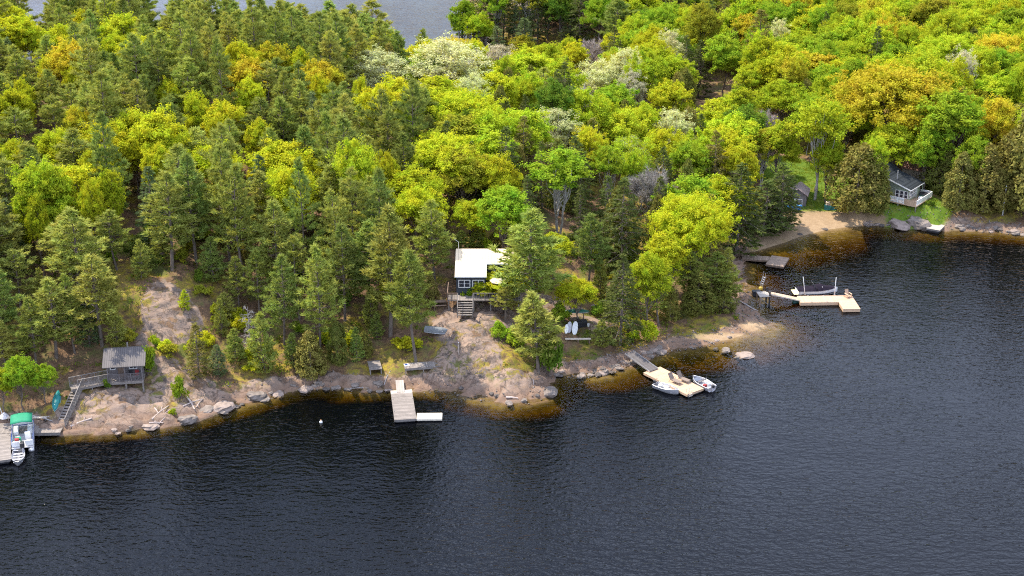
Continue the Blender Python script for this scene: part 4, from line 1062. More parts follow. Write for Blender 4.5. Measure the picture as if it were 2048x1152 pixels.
# ------------------------------------------------------------------ docks, boats and houses
def along(a, b):
    d = Vector(b) - Vector(a); return math.atan2(d.y, d.x), d.length
def orient(e, xdir, up=Vector((0, 0, 1))):
    x = Vector(xdir).normalized(); y = up.cross(x).normalized(); z = x.cross(y)
    e.rotation_euler = Matrix((x, y, z)).transposed().to_euler()
def float_dock(name, label, a, b, w, z, deck='grey_wood', side='grey_side', group=None, cat='dock', th=.24, cleat=True):
    rz, L = along(a, b)
    e = empty(name, (a[0], a[1], 0), rz, label, cat, group)
    MB().box(0, L, -w / 2, w / 2, z - .045, z).build('plank_decking', M[deck], e, bevel=.01)
    f = MB()
    for y in (-w / 2 + .04, 0, w / 2 - .04): f.box(.03, L - .03, y - .04, y + .04, z - .045 - th, z - .047)
    for x in (.05, L - .05): f.box(x - .04, x + .04, -w / 2 + .085, w / 2 - .085, z - .045 - th, z - .048)
    f.build('frame', M[side], e)
    n = max(2, int(L / 2.4))
    for i in range(n):
        x = .5 + (L - 1.0) * i / (n - 1)
        MB().box(x - .4, x + .4, -w / 2 + .2, w / 2 - .2, -.35, z - .05 - th).build('float', M['black'], e, bevel=.05)
    if cleat:
        for x, y in ((L * .3, w / 2 - .12), (L * .7, w / 2 - .12), (L * .3, -w / 2 + .12), (L * .7, -w / 2 + .12)):
            MB().box(x - .12, x + .12, y - .025, y + .025, z + .05, z + .085).box(x - .03, x + .03, y - .02, y + .02, z, z + .05).build('cleat', M['alu'], e)
    return e
def hull_rings(L, beam, depth, bowpow=2.4, sheer=.18, wall=.05, floor=.14, transom=.86, n=13, keel=.55):
    rings = []
    for i in range(n):
        t = i / (n - 1); x = -L / 2 + L * t
        b = beam / 2 * (transom + (1 - transom) * min(1, t / .4)) * max(.02, (1 - max(0, (t - .42) / .58) ** bowpow))
        g = depth + sheer * t * t
        kz = depth * .35 * max(0, (t - .7) / .3) ** 2
        bi = max(.006, b - wall)
        fl = kz + floor
        rings.append([(x, -b, g), (x, -b * .86, g * .42 + kz * .5), (x, -b * keel, kz + .03), (x, 0, kz - .02), (x, b * keel, kz + .03), (x, b * .86, g * .42 + kz * .5), (x, b, g),
                      (x, bi, g), (x, bi * .82, min(g - .02, fl + .12)), (x, 0, min(g - .02, fl)), (x, -bi * .82, min(g - .02, fl + .12)), (x, -bi, g)])
    # close the stern with a transom board
    return rings
def outboard(parent, x, z, s=1.0, mat='black'):
    m = MB().box(x - .22 * s, x + .14 * s, -.14 * s, .14 * s, z, z + .36 * s).build('outboard_motor', M[mat], parent, bevel=.06 * s)
    MB().box(x - .10 * s, x + .02 * s, -.05 * s, .05 * s, z - .75 * s, z).build('motor_leg', M['alu_paint'], m)
    return m
def open_boat(name, label, stern, bow, beam, depth=.55, mat='alu_paint', lining='hull_in', seats=3, motor=True, group=None, z=-.1, cat='boat', transom=.86):
    rz, L = along(stern, bow); c = (Vector(stern) + Vector(bow)) / 2
    e = empty(name, (c.x, c.y, z), rz, label, cat, group)
    rg = hull_rings(L, beam, depth, transom=transom)
    outer = MB().loft([r[:7] for r in rg], False, False)
    outer.f.append(tuple(range(0, 7)))
    outer.build('hull', M[mat], e, True)
    MB().loft([[r[7], r[8], r[9], r[10], r[11]] for r in rg], False, False).add(rg[0][7:12], [(0, 1, 2, 3, 4)]).build('lining', M[lining], e, True)
    gw = MB()
    for sgn in (0, 6): gw.tube([(r[sgn][0], r[sgn][1] * .985, r[sgn][2] + .01) for r in rg], .035, 6)
    gw.tube([(rg[0][0][0], rg[0][0][1], depth), (rg[0][6][0], rg[0][6][1], depth)], .035, 6)
    gw.build('gunwale', M['alu'], e, True)
    for i in range(seats):
        x = -L * .34 + L * .60 * i / max(1, seats - 1); j = min(12, int((x + L / 2) / L * 12)); b = abs(rg[j][0][1]) * .93
        MB().box(x - .14, x + .14, -b, b, depth * .62, depth * .62 + .05).build('bench', M['alu'], e, bevel=.01)
    if motor: outboard(e, -L / 2 - .1, depth - .02)
    return e, L
def rail(mb, a, b, h, post=1.4, bal=.14, balr=.018, z0=.08, cap=.05):
    a, b = Vector(a), Vector(b); L = (b - a).length; n = max(1, round(L / post))
    up = Vector((0, 0, h))
    for i in range(n + 1):
        p = a.lerp(b, i / n); mb.beam(p, p + up, .09, .09)
    mb.beam(a + up, b + up, cap * 1.8, cap); mb.beam(a + Vector((0, 0, z0)), b + Vector((0, 0, z0)), .05, .05)
    k = int(L / bal)
    for i in range(1, k):
        p = a.lerp(b, i / k); mb.beam(p + Vector((0, 0, z0)), p + up, balr * 2, balr * 2)
    return mb
def window(parent, x, z, w, h, y, nx_=2, nz_=1, face=-1, axis='x', fr=.07):
    """a window in a wall that faces -y (axis x) or -x (axis y)"""
    f = MB(); g = MB()
    def bx(m, a0, a1, d0, d1, z0, z1):
        m.box(a0, a1, min(y + face * d0, y + face * d1), max(y + face * d0, y + face * d1), z0, z1) if axis == 'x' else m.box(min(y + face * d0, y + face * d1), max(y + face * d0, y + face * d1), a0, a1, z0, z1)
    bx(f, x, x + w, .003, .06, z, z + fr); bx(f, x, x + w, .003, .06, z + h - fr, z + h)
    bx(f, x, x + fr, .003, .058, z + fr, z + h - fr); bx(f, x + w - fr, x + w, .003, .058, z + fr, z + h - fr)
    for i in range(1, nx_): bx(f, x + w * i / nx_ - fr * .45, x + w * i / nx_ + fr * .45, .003, .056, z + fr, z + h - fr)
    for i in range(1, nz_): bx(f, x + fr, x + w - fr, .003, .052, z + h * i / nz_ - .02, z + h * i / nz_ + .02)
    bx(g, x + .02, x + w - .02, .001, .02, z + .02, z + h - .02)
    o = f.build('window', M['white'], parent); g.build('pane', M['glass'], o)
    return o

# --- the long grey float before the cracked rock, its gangplank, the pale raft
ld = float_dock('floating_dock', 'long grey weathered float below the cracked rock', at(802.5, 781, .4), at(811, 839, .4), 2.5, .42)
MB().box(-.02, .75, -1.26, 1.26, .423, .445).build('end_plank', M['pale_wood'], ld)
a, b = at(799, 760, .75), at(801, 782, .48)
rz, L = along(a, b)
e = empty('gangplank', (a.x, a.y, 0), rz, 'short pale gangplank from the rock down to the long grey float', 'gangplank')
MB().beam((0, 0, .72), (L + .3, 0, .49), .95, .07).build('plank_decking', M['pale_wood_across'], e)
f = MB()
for y in (-.4, .4): f.beam((0, y, .62), (L + .3, y, .39), .06, .12)
f.build('stringer', M['grey_side'], e)
a, b = at(833.5, 832, .35), at(884.5, 831.5, .35); rz, L = along(a, b)
rf = empty('swim_raft', (a.x, a.y, 0), rz, 'pale cream raft lying beside the long grey float', 'raft')
MB().box(0, L, -.75, .75, .10, .36).build('deck', M['yellow_pad'] if False else paint('cream raft plastic', (.80, .70, .55), .5, .05), rf, bevel=.05)
MB().box(.1, L - .1, -.65, .65, -.2, .10).build('float', M['black'], rf)
for x in (1.35, 1.85):
    for y in (-.28, .28): MB().box(x - .12, x + .12, y - .03, y + .03, .362, .38).build('hand_hold', M['grey_side'], rf)

# --- platforms on the bank
p0, p1 = place(747, 722, .25), place(752, 746, .25); rz, L = along(p0, p1); L = min(L, 2.6)
e = empty('platform', (p0.x, p0.y, max(p0.z, p1.z) + .1), rz, 'small grey slatted wooden platform on the mossy bank', 'platform')
MB().box(0, L, -.75, .75, .14, .2).build('plank_decking', M['grey_wood'], e)
MB().box(.05, L - .05, -.7, -.6, -.5, .138).box(.05, L - .05, .6, .7, -.5, .138).build('joist', M['grey_side'], e)
p0, p1 = at(808, 732, 1.9), at(883, 726.5, 1.9); rz, L = along(p0, p1)
e = empty('platform', (p0.x, p0.y, 1.9), rz, 'long low weathered wooden deck at the foot of the tall white pine', 'platform')
MB().box(0, L, -.75, .75, -.06, 0).build('plank_decking', M['grey_wood'], e)
MB().box(.03, L - .03, -.72, -.64, -.3, -.062).box(.03, L - .03, .64, .72, -.3, -.062).build('joist', M['grey_side'], e)
for x in (.15, L / 2, L - .15):
    for y in (-.6, .6): MB().box(x - .06, x + .06, y - .06, y + .06, -1.8, -.302).build('post', M['grey_side'], e)
q = empty('towel', (0, 0, 0), 0, 'small blue and white towel on the end of the long low deck', 'towel'); q.location = e.location + Matrix.Rotation(rz, 3, 'Z') @ Vector((.35, .15, .004)); q.rotation_euler = (0, 0, rz + .3)
MB().box(-.3, .3, -.28, .28, 0, .06).build('fabric', M['white'], q, bevel=.02); MB().box(-.2, .12, -.16, .2, .061, .09).build('folded_top', M['blue'], q, bevel=.02)
p = place(917, 708); e = empty('pole', (p.x, p.y, p.z - .2), 0, 'thin pale pole standing on the cracked rock', 'pole')
MB().tube([(0, 0, 0), (.02, 0, 1.8)], .035, 8).build('shaft', M['pale_wood'], e); MB().ball((.02, 0, 1.84), .06).build('cap', M['white'], e)
p = place(876, 664); e, L = open_boat('overturned_boat', 'grey boat turned upside down behind the tall pine, beside the cracked rock', (p.x - 1.6, p.y + .3, 0), (p.x + 1.3, p.y - .3, 0), 1.3, .5, 'dull_hull', 'hull_in', 2, False, None, p.z + .62)
e.rotation_euler = (math.pi, 0, e.rotation_euler[2])
p = at(642, 845); e = empty('buoy', (p.x, p.y, 0), 0, 'small white and orange buoy alone on the dark water', 'buoy')
MB().ball((0, 0, .05), .19, 12).build('float_ball', M['white'], e, True); MB().tube([(0, 0, .2), (0, 0, .33)], .05, 8).build('eyelet', M['orange'], e)

# --- the new dock with the lounge chairs
NA, NB = at(1303.5, 739, .45), at(1391, 783, .45)
nrz, nL = along(NA, NB)
nd = float_dock('floating_dock', 'fresh tan dock with two brown lounge chairs and a ladder', NA, NB, 2.75, .45, 'new_wood', 'new_side')
NM = Matrix.Translation((NA.x, NA.y, 0)) @ Matrix.Rotation(nrz, 4, 'Z')
a, b = at(1258, 704, 1.35), at(1306.5, 740, .55); rz, L = along(a, b)
e = empty('gangway_ramp', (a.x, a.y, 0), rz, 'grey metal ramp from the stony bank down to the fresh tan dock', 'ramp')
MB().beam((0, 0, 1.30), (L, 0, .53), 1.35, .06).build('deck', M['grey_roof'], e)
f = MB()
for y in (-.7, .7): f.beam((0, y, 1.32), (L, y, .55), .05, .18)
f.build('side_rail', M['alu'], e)
def lounger(label, mx):
    e = empty('lounge_chair', (0, 0, 0), 0, label, 'chair', 'lounge chairs on the new dock'); e.matrix_world = mx
    MB().box(-.2, 1.05, -.31, .31, .30, .34).build('seat', M['lounge'], e)
    MB().beam((-.2, 0, .33), (-.62, 0, 1.0), .62, .04).build('backrest', M['lounge'], e)
    f = MB()
    for y in (-.33, .33):
        f.tube([(1.08, y, .31), (-.2, y, .31), (-.64, y, 1.02)], .022, 6)
        f.tube([(-.42, y, .52), (-.05, y, .56), (.12, y, .31)], .022, 6)
    f.tube([(-.64, -.33, 1.02), (-.64, .33, 1.02)], .022, 6)
    f.build('frame', M['brown_wood'], e)
    for x in (-.28, .95):
        for y in (-.33, .33): MB().tube([(x, y, .31), (x + (.12 if x > 0 else -.18), y, 0)], .022, 6).build('leg', M['brown_wood'], e)
    return e
for (px, py), lab in (((1347, 764), 'brown sling lounge chair at the middle of the tan dock, next to the grey boat'), ((1364, 761), 'brown sling lounge chair at the dock edge facing the boat with a windscreen')):
    p = at(px, py, .452); lounger(lab, Matrix.Translation(p) @ Matrix.Rotation(nrz + .12, 4, 'Z'))
p = at(1379, 786, .45)
e = empty('swim_ladder', (p.x, p.y, .45), nrz, 'small swim ladder on the end of the fresh tan dock', 'ladder')
f = MB()
for y in (-.24, .24): f.tube([(-.25, y, 0), (-.22, y, .55), (-.02, y, .62), (.12, y, .4), (.18, y, -.6), (.42, y, -1.1)], .028, 6)
f.build('side_rail', M['alu'], e)
for i in range(4): MB().box(.12 + i * .05, .24 + i * .05, -.24, .24, -.08 - i * .24, -.04 - i * .24).build('rung', M['pale_wood'], e)
e, L = open_boat('fishing_boat', 'grey open fishing boat tied along the near side of the tan dock', at(1310, 769.5, .3), at(1357, 785.5, .3), 1.45, .6, 'dull_boat', seats=3, motor=False)
outboard(e, -L / 2 - .05, .62, .9); MB().ball((-L * .28, .1, .55), (.28, .28, .2)).build('cushion', M['white'], e, True)
MB().box(.0, .5, -.3, .25, .2, .42).build('cooler', M['white'], e, bevel=.03)
e, L = open_boat('fishing_boat', 'pale grey fishing boat with a windscreen tied to the far side of the tan dock', at(1424, 778, .3), at(1386, 757.5, .3), 1.65, .65, 'alu_paint', seats=2)
MB().box(L * .16, L * .40, -.45, .45, .56, .66).build('bow_deck', paint('slate canvas', (.10, .12, .17), .8, .2), e, bevel=.03)
MB().beam((.18, -.6, .62), (.0, -.6, 1.02), .03, .03).beam((.18, .6, .62), (.0, .6, 1.02), .03, .03).add([(.2, -.6, .62), (.2, .6, .62), (.02, .6, 1.0), (.02, -.6, 1.0), (.22, -.6, .62), (.22, .6, .62), (.04, .6, 1.0), (.04, -.6, 1.0)], [(0, 1, 2, 3), (7, 6, 5, 4)]).build('windscreen', M['alu'], e)
MB().box(-.35, -.02, -.62, -.15, .25, .8).build('console', M['white'], e, bevel=.04)
MB().box(-.95, -.6, -.55, -.15, .25, .72).build('seat', M['gelcoat'], e, bevel=.05); MB().box(-.95, -.6, .1, .5, .25, .72).build('seat', M['cloth'], e, bevel=.05)

# --- the L-shaped dock with the covered motorboat
A, B = at(1597, 598.5, .5), at(1673, 597.5, .5); rz, L = along(A, B)
e = float_dock('floating_dock', 'fresh L-shaped dock beside the covered motorboat', A, B, 2.35, .5, 'new_wood', 'new_side', th=.4)
C0, C1 = at(1685.5, 590, .5), at(1692.5, 617, .5)
mi = e.matrix_basis.inverted() if False else (Matrix.Translation((A.x, A.y, 0)) @ Matrix.Rotation(rz, 4, 'Z')).inverted()
c0, c1 = mi @ C0, mi @ C1
x0 = L + .01; x1 = x0 + 2.35; yb, yf = 1.17, 1.17 - 4.75
MB().box(x0, x1, yf, yb, .453, .498).build('end_decking', M['new_wood_across'], e, bevel=.01)
MB().box(x0 + .03, x1 - .03, yf + .03, yb - .03, .05, .45).build('end_frame', M['new_side'], e)
MB().box(x0 + .2, x1 - .2, yf + .3, yb - .3, -.35, .05).build('float', M['black'], e)
LM = Matrix.Translation((A.x, A.y, 0)) @ Matrix.Rotation(rz, 4, 'Z')
a, b = at(1540, 586, 1.45), at(1599, 598.5, .56); r2, L2 = along(a, b)
g = empty('gangway_ramp', (a.x, a.y, 0), r2, 'narrow tan walkway from the platform on posts to the L-shaped dock', 'walkway')
MB().beam((0, 0, 1.45), (L2, 0, .54), .85, .06).build('plank_decking', M['new_wood'], g)
f = MB()
for y in (-.43, .43): f.beam((0, y, 1.40), (L2, y, .49), .05, .16)
f.build('side_rail', M['pale_wood'], g)
p = at(1591, 604, .1); g = empty('mooring_float', (p.x, p.y, 0), rz, 'dark green barrel float under the end of the narrow walkway', 'float')
MB().tube([(-.4, 0, .1), (.4, 0, .1)], .28, 12).build('barrel', paint('dark green plastic', (.01, .06, .05), .5), g, True); MB().box(-.3, .3, -.06, .06, .37, .45).build('bracket', M['grey_side'], g)
def chair_muskoka(label, mx):
    e = empty('deck_chair', (0, 0, 0), 0, label, 'chair'); e.matrix_world = mx
    MB().beam((.28, 0, .36), (-.28, 0, .24), .52, .03).build('seat', M['new_wood_across'], e)
    MB().beam((-.26, 0, .24), (-.52, 0, 1.0), .52, .03).build('backrest', M['new_wood_across'], e)
    for y in (-.34, .34):
        MB().box(-.38, .36, y - .07, y + .07, .52, .55).build('armrest', M['new_side'], e)
        MB().box(.24, .30, y - .05, y + .05, 0, .52).build('leg', M['new_side'], e)
        MB().beam((.2, y, .3), (-.6, y, .02), .04, .12).build('leg', M['new_side'], e)
    return e
p = at(1696, 594.5, .5); chair_muskoka('reddish wooden deck chair on the outer corner of the L-shaped dock', Matrix.Translation(p) @ Matrix.Rotation(-1.2, 4, 'Z'))
for px, py, lab, ln in ((1610, 589, 'white mooring pole leaning beside the stern of the covered motorboat', -.45), (1669, 590, 'white mooring pole upright beside the bow of the covered motorboat', .02)):
    p = at(px, py, .5); g = empty('mooring_pole', (p.x, p.y, .5), 0, lab, 'pole', None)
    MB().tube([(0, 0, 0), (ln * .5, 0, 1.3), (ln, 0, 2.6)], [.055, .045, .035], 8).build('shaft', M['white'], g, True); MB().box(-.1, .1, -.1, .1, 0, .04).build('base_plate', M['alu'], g)
# the covered motorboat
s, w = at(1594, 587, .3), at(1675, 584.5, .3); r2, L2 = along(s, w); c = (s + w) / 2
mbt = empty('motorboat', (c.x, c.y + .25, -.02), r2, 'white motorboat under a dark cover with a wakeboard tower', 'boat')
rg = hull_rings(L2, 2.2, .85, 2.2, .15, .08, .3)
o_ = MB().loft([r[:7] for r in rg], False, False); o_.f.append(tuple(range(7))); o_.build('hull', M['gelcoat'], mbt, True)
MB().loft([[(r[0][0], r[0][1] * 1.004, r[0][2] * .50), (r[0][0], r[0][1] * .99, r[0][2] * .38), (r[0][0], r[0][1] * .95, r[0][2] * .38), (r[0][0], r[0][1] * .95, r[0][2] * .50)] for r in rg[1:12]]).build('hull_stripe', M['cover'], mbt)
cv = []
for i, r in enumerate(rg[:12]):
    t = i / 12; bb = abs(r[0][1]) * 1.0; g_ = r[0][2]; hgt = .18 + .42 * math.exp(-((t - .55) / .16) ** 2) + .08 * math.sin(i * 2.1)
    cv.append([(r[0][0], -bb, g_ - .06), (r[0][0], -bb * .96, g_ + .04), (r[0][0], -bb * .5, g_ + hgt * .8), (r[0][0], 0, g_ + hgt), (r[0][0], bb * .5, g_ + hgt * .8), (r[0][0], bb * .96, g_ + .04), (r[0][0], bb, g_ - .06)])
MB().loft(cv, False, False).build('cover', M['cover'], mbt, True)
MB().box(-L2 / 2 - .6, -L2 / 2 + .02, -.9, .9, .38, .46).build('swim_platform', M['yellow_pad'], mbt, bevel=.04)
f = MB()
for y in (-.95, .95): f.tube([(-.1, y, .95), (-.75, y * .85, 1.75), (-.8, y * .7, 1.85)], .045, 8); f.tube([(-.75, y, .95), (-.65, y * .88, 1.6)], .035, 8)
f.tube([(-.8, -.67, 1.85), (-.8, .67, 1.85)], .05, 8); f.build('tower', M['black'], mbt, True)
MB().loft([[(L2 * .12, -.7, 1.0), (L2 * .12, .7, 1.0), (L2 * .08, .62, 1.38), (L2 * .08, -.62, 1.38)], [(L2 * .13, -.7, 1.0), (L2 * .13, .7, 1.0), (L2 * .09, .62, 1.38), (L2 * .09, -.62, 1.38)]]).build('windscreen', M['white'], mbt)
# the platform on posts at the point
p = at(1527, 588, 1.5)
e = empty('platform', (p.x, p.y, 0), .1, 'small grey square platform on dark posts at the point', 'platform')
MB().box(-.75, .75, -.9, .9, 1.42, 1.5).build('plank_decking', M['pale_wood_across'], e)
for x in (-.65, .65):
    for y in (-.8, .8): MB().box(x - .09, x + .09, y - .09, y + .09, -1.2, 1.418 if x < 0 else 2.1).build('post', M['brown_wood'] if x < 0 else M['black'], e)
MB().beam((-.6, -.8, 1.2), (.6, -.8, .2), .07, .07).build('brace', M['grey_side'], e)
p = place(1512, 590); e = empty('storage_box', (p.x, p.y, p.z), .1, 'black storage box on the bank beside the platform on posts', 'box')
MB().box(-.55, .55, -.35, .35, 0, .75).build('body', M['black'], e, bevel=.04); MB().box(-.58, .58, -.38, .38, .752, .83).build('lid', M['black'], e, bevel=.03)
p = place(1517, 578); e = empty('jerry_can', (p.x + .3, p.y, p.z + .1), .4, 'yellow can among the clutter above the platform on posts', 'can')
MB().box(-.25, .25, -.15, .15, 0, .45).build('body', paint('yellow plastic', (.75, .5, .08), .5), e, bevel=.05); MB().tube([(.12, 0, .45), (.2, 0, .58)], .04, 8).build('spout', M['black'], e)
p = place(1514, 570); e = empty('aluminium_steps', (p.x + .5, p.y, p.z), .4, 'pale metal steps rising beside the yellow can at the point', 'steps')
f = MB()
for y in (-.3, .3): f.tube([(0, y, 0), (.5, y, 1.6), (.5, y, 2.2)], .035, 6)
f.build('side_rail', M['alu'], e)
for i in range(5): MB().box(.08 + i * .09, .26 + i * .09, -.3, .3, .25 + i * .29, .29 + i * .29).build('tread', M['alu'], e)
# the two old floats in the bay, the bleached dock further on
float_dock('floating_dock', 'old brown-grey square float moored at the outer end in the bay', at(1561, 513, .4), at(1549, 531, .4), 2.6, .4, 'warm_old_wood', 'brown_wood', 'old floats in the bay', cleat=False)
float_dock('floating_dock', 'old grey float reaching from the bank to the square one in the bay', at(1484, 513, .4), at(1539, 517, .4), 1.7, .4, 'warm_old_wood', 'brown_wood', 'old floats in the bay', cleat=False)
float_dock('floating_dock', 'bleached dock on the bank between the big boulder and the flagpole', at(1889.5, 436, .55), at(1866, 459, .5), 2.1, .55, 'pale_wood_boards', 'grey_side', cleat=False)

# --- the grey pier with its boats
PA, PB = at(-32, 850, .5), at(-32, 919, .5)
PR = at(22, 884, .5).x
prz, pL = along(at(21, 850, .5), at(22, 918, .5))
pc0 = at(21, 850, .5); wv = Matrix.Rotation(prz, 3, 'Z') @ Vector((0, -1, 0)) 
pa = pc0 + wv * 2.6
pr = float_dock('pier', 'wide grey pier running out beside the pontoon boat', pa, pa + Matrix.Rotation(prz, 3, 'Z') @ Vector((pL, 0, 0)), 5.2, .5, 'pale_wood_across' if False else 'grey_wood', 'grey_side', cat='pier')
a, b = at(-120, 860, .52), at(126, 855, .52); rz, L = along(a, b)
e = empty('boardwalk', (a.x, a.y, 0), rz, 'grey plank deck along the bank behind the pontoon boat', 'deck')
MB().box(0, L, -1.25, 1.25, .50, .56).build('plank_decking', M['grey_wood'], e)
MB().box(.03, L - .03, -1.22, -1.12, .18, .498).box(.03, L - .03, 1.12, 1.22, .18, .498).build('frame', M['grey_side'], e)
for i in range(7):
    x = .3 + (L - .6) * i / 6; MB().box(x - .09, x + .09, -1.1, -.92, -2.0, .179).build('post', M['black'], e)
p = at(8, 838, .6); e = empty('parasol', (p.x, p.y, .6), 0, 'folded grey parasol on a white pole at the edge of the pier', 'parasol')
MB().tube([(0, 0, 0), (-.45, 0, 2.4)], .04, 8).build('pole', M['white'], e); MB().loft([[(.1 + .5 * math.cos(k) * q, .5 * math.sin(k) * q, z) for k in np.linspace(0, 6.283, 9)[:-1]] for q, z in ((1.3, .25), (.9, .5), (.1, .85))]).build('fabric', M['alu_paint'], e)
for px, lab in ((30, 'pale low bench on the plank deck by the folded parasol'), (80, 'flat grey plank bench on the bank uphill of the pontoon boat')):
    p = at(px, 841, .56); e = empty('bench', (p.x, p.y, .56), .03, lab, 'bench'); MB().box(-.8, .8, -.2, .2, .36, .42).build('seat', M['pale_wood'], e)
    for x in (-.65, .65): MB().box(x - .05, x + .05, -.18, .18, 0, .358).build('leg', M['grey_side'], e)
# pontoon boat
s, w = (at(25, 898, .5) + at(66, 898, .5)) / 2, (at(26, 850, .5) + at(69, 850, .5)) / 2
rz, L = along(s, w); c = (s + w) / 2; L = 5.7
pb = empty('pontoon_boat', (c.x, c.y, 0), rz, 'white pontoon boat with an emerald canopy beside the grey pier', 'boat')
for y in (-.85, .85): MB().tube([(-L / 2, y, .12), (L / 2 - .7, y, .12), (L / 2, y, .25)], [.30, .30, .10], 12).build('pontoon', M['alu'], pb, True)
MB().box(-L / 2 + .2, L / 2 - .2, -1.15, 1.15, .45, .53).build('deck', M['hull_in'], pb)
f = MB(); y0 = 1.12; xa, xb = -L / 2 + .55, L / 2 - .35
for q in ((xa, -y0, xb, -y0), (xa, y0, xb, y0), (xb, -y0, xb, y0), (xa, -y0, xa, -.3), (xa, .3, xa, y0)):
    f.beam((q[0], q[1], .86), (q[2], q[3], .86), .045, .58)
f.build('fence_panel', M['white'], pb)
f = MB()
for q in ((xa, -y0, xb, -y0), (xa, y0, xb, y0), (xb, -y0, xb, y0)): f.beam((q[0], q[1], 1.17), (q[2], q[3], 1.17), .06, .04); f.beam((q[0], q[1] * 1.02, .75), (q[2], q[3] * 1.02, .75), .05, .10)
f.build('fence_rail', M['blue'], pb)
for x, y, sx, sy in ((-1.9, .62, .55, .8), (-1.9, -.72, .55, .6), (1.3, .75, 1.6, .55), (1.3, -.75, 1.6, .55)):
    b_ = MB().box(x - sx / 2, x + sx / 2, y - sy / 2, y + sy / 2, .532, .95).build('bench_seat', M['gelcoat'], pb, bevel=.05)
MB().box(-.9, -.4, -.85, -.25, .532, 1.35).build('console', M['gelcoat'], pb, bevel=.05)
MB().box(-1.4, -.95, .15, .75, .532, 1.05).build('table', M['green_fabric'], pb, bevel=.03); MB().box(-1.75, -1.35, .35, .8, .955, 1.15).build('cushion', M['cloth'], pb, bevel=.05)
cn = []
for i in range(7):
    x = -.1 + 2.3 * i / 6; z = 2.35 + .16 * math.sin(math.pi * i / 6)
    cn.append([(x, -1.15, z - .10), (x, -.6, z + .02), (x, 0, z + .05), (x, .6, z + .02), (x, 1.15, z - .10), (x, 1.13, z - .15), (x, 0, z), (x, -1.13, z - .15)])
MB().loft(cn).build('canopy', M['green_fabric'], pb, True)
f = MB()
for y in (-1.13, 1.13):
    for x in (0, 2.1): f.tube([(1.0, y, 1.15), (x, y, 2.24)], .02, 6)
f.build('canopy_frame', M['alu'], pb)
outboard(pb, -L / 2 + .02, .72, 1.7)
e, L = open_boat('rowing_boat', 'small aluminium rowing boat tied behind the pontoon boat', at(37.5, 902, .3), at(35.5, 929, .3), 1.4, .5, 'alu', 'hull_in', 4, False)
# the stairs, the railed walkway, the boathouse
a, b = at(121, 852, .6), at(151, 776, 3.2); rz, L = along(a, b)
e = empty('staircase', (a.x, a.y, 0), rz, 'steep grey wooden stairs rising from the plank deck', 'stairs')
N = 14
for i in range(N):
    t = (i + .5) / N; MB().box(L * t - .16, L * t + .16, -.52, .52, .56 + 2.6 * t - .03, .56 + 2.6 * t + .03)  .build('tread', M['grey_wood'], e)
f = MB()
for y in (-.56, .56): f.beam((0, y, .45), (L, y, 3.05), .06, .24)
f.build('stringer', M['grey_side'], e)
f = rail(MB(), (0, -.6, .55), (L, -.6, 3.15), 1.0, 1.2, .14); f.build('railing', M['grey_side'], e)
a2, b2 = at(146, 774, 3.2), at(217, 760, 3.2); rz, L = along(a2, b2)
e = empty('boardwalk', (a2.x, a2.y, 3.2), rz, 'railed wooden walkway between the stairs and the boathouse', 'walkway')
MB().box(-.3, L, -.6, .6, -.08, 0).build('plank_decking', M['grey_wood'], e)
MB().box(-.3, L, -.58, -.5, -.3, -.082).box(-.3, L, .5, .58, -.3, -.082).build('joist', M['grey_side'], e)
rail(MB(), (.5, -.55, .002), (L, -.55, .002), 1.0, 1.3, .13).build('railing', M['grey_side'], e); rail(MB(), (-.25, .55, .002), (L, .55, .002), 1.0, 1.3, .13).build('railing', M['grey_side'], e)
for x in (.1, L / 2, L - .15):
    for y in (-.5, .5): MB().box(x - .06, x + .06, y - .06, y + .06, -3.0, -.301).build('post', M['grey_side'], e)
p = at(251, 763, 3.25)
bh = empty('boathouse', (p.x, p.y, 3.25), .14, 'small grey boathouse with a metal roof and railed porch on the rock', 'boathouse')
MB().box(-2.05, 2.05, 0, 3.8, -.14, 0).build('floor_deck', M['grey_wood'], bh)
MB().box(-2.0, 2.0, 0, .1, -.34, -.142).build('rim_board', M['grey_side'], bh)
wl = MB()
wl.add([(x, y, z) for x in (-1.95, 1.95) for y, z in ((1.25, .002), (3.7, .002), (3.7, 2.55), (2.5, 3.02), (1.25, 2.46))], [(0, 1, 2, 3, 4), (9, 8, 7, 6, 5), (0, 4, 9, 5), (1, 6, 7, 2), (2, 7, 8, 3), (3, 8, 9, 4), (0, 5, 6, 1)])
wl.build('wall', M['shed_wall'], bh)
rs = MB(); th = .06
rs.add([(x, y, z) for x in (-2.4, 2.4) for y, z in ((-.35, 2.02), (2.3, 3.22), (4.2, 2.5), (4.2, 2.42), (2.3, 3.14), (-.35, 1.94))], [(0, 1, 2, 3, 4, 5), (11, 10, 9, 8, 7, 6), (0, 6, 7, 1), (1, 7, 8, 2), (2, 8, 9, 3), (3, 9, 10, 4), (4, 10, 11, 5), (5, 11, 6, 0)])
rf_ = rs.build('roof', M['grey_roof'], bh); MB().tube([(.3, 2.5, 2.9), (.3, 2.5, 3.75)], .09, 10).build('stovepipe', M['grey_side'], rf_)
rail(MB(), (-1.95, .05, .002), (1.95, .05, .002), .95, 1.3, .11).build('railing', M['shed_wall'], bh); rail(MB(), (1.98, .15, .002), (1.98, 1.2, .002), .95, 1.3, .11).build('railing', M['shed_wall'], bh)
for x in (-1.9, 0, 1.9):
    MB().box(x - .07, x + .07, .1, .24, .002, 2.10 + .04).build('porch_post', M['shed_wall'], bh)
    MB().box(x - .09, x + .09, .15, .33, -2.6, -.15).build('stilt', M['grey_side'], bh)
MB().box(-.9, -.1, 1.19, 1.24, .003, 1.95).build('door', M['brown_wood'], bh)
window(bh, .4, 1.0, .9, .8, 1.25, 2, 1); window(bh, -1.75, 1.0, .6, .8, 1.25, 1, 1)
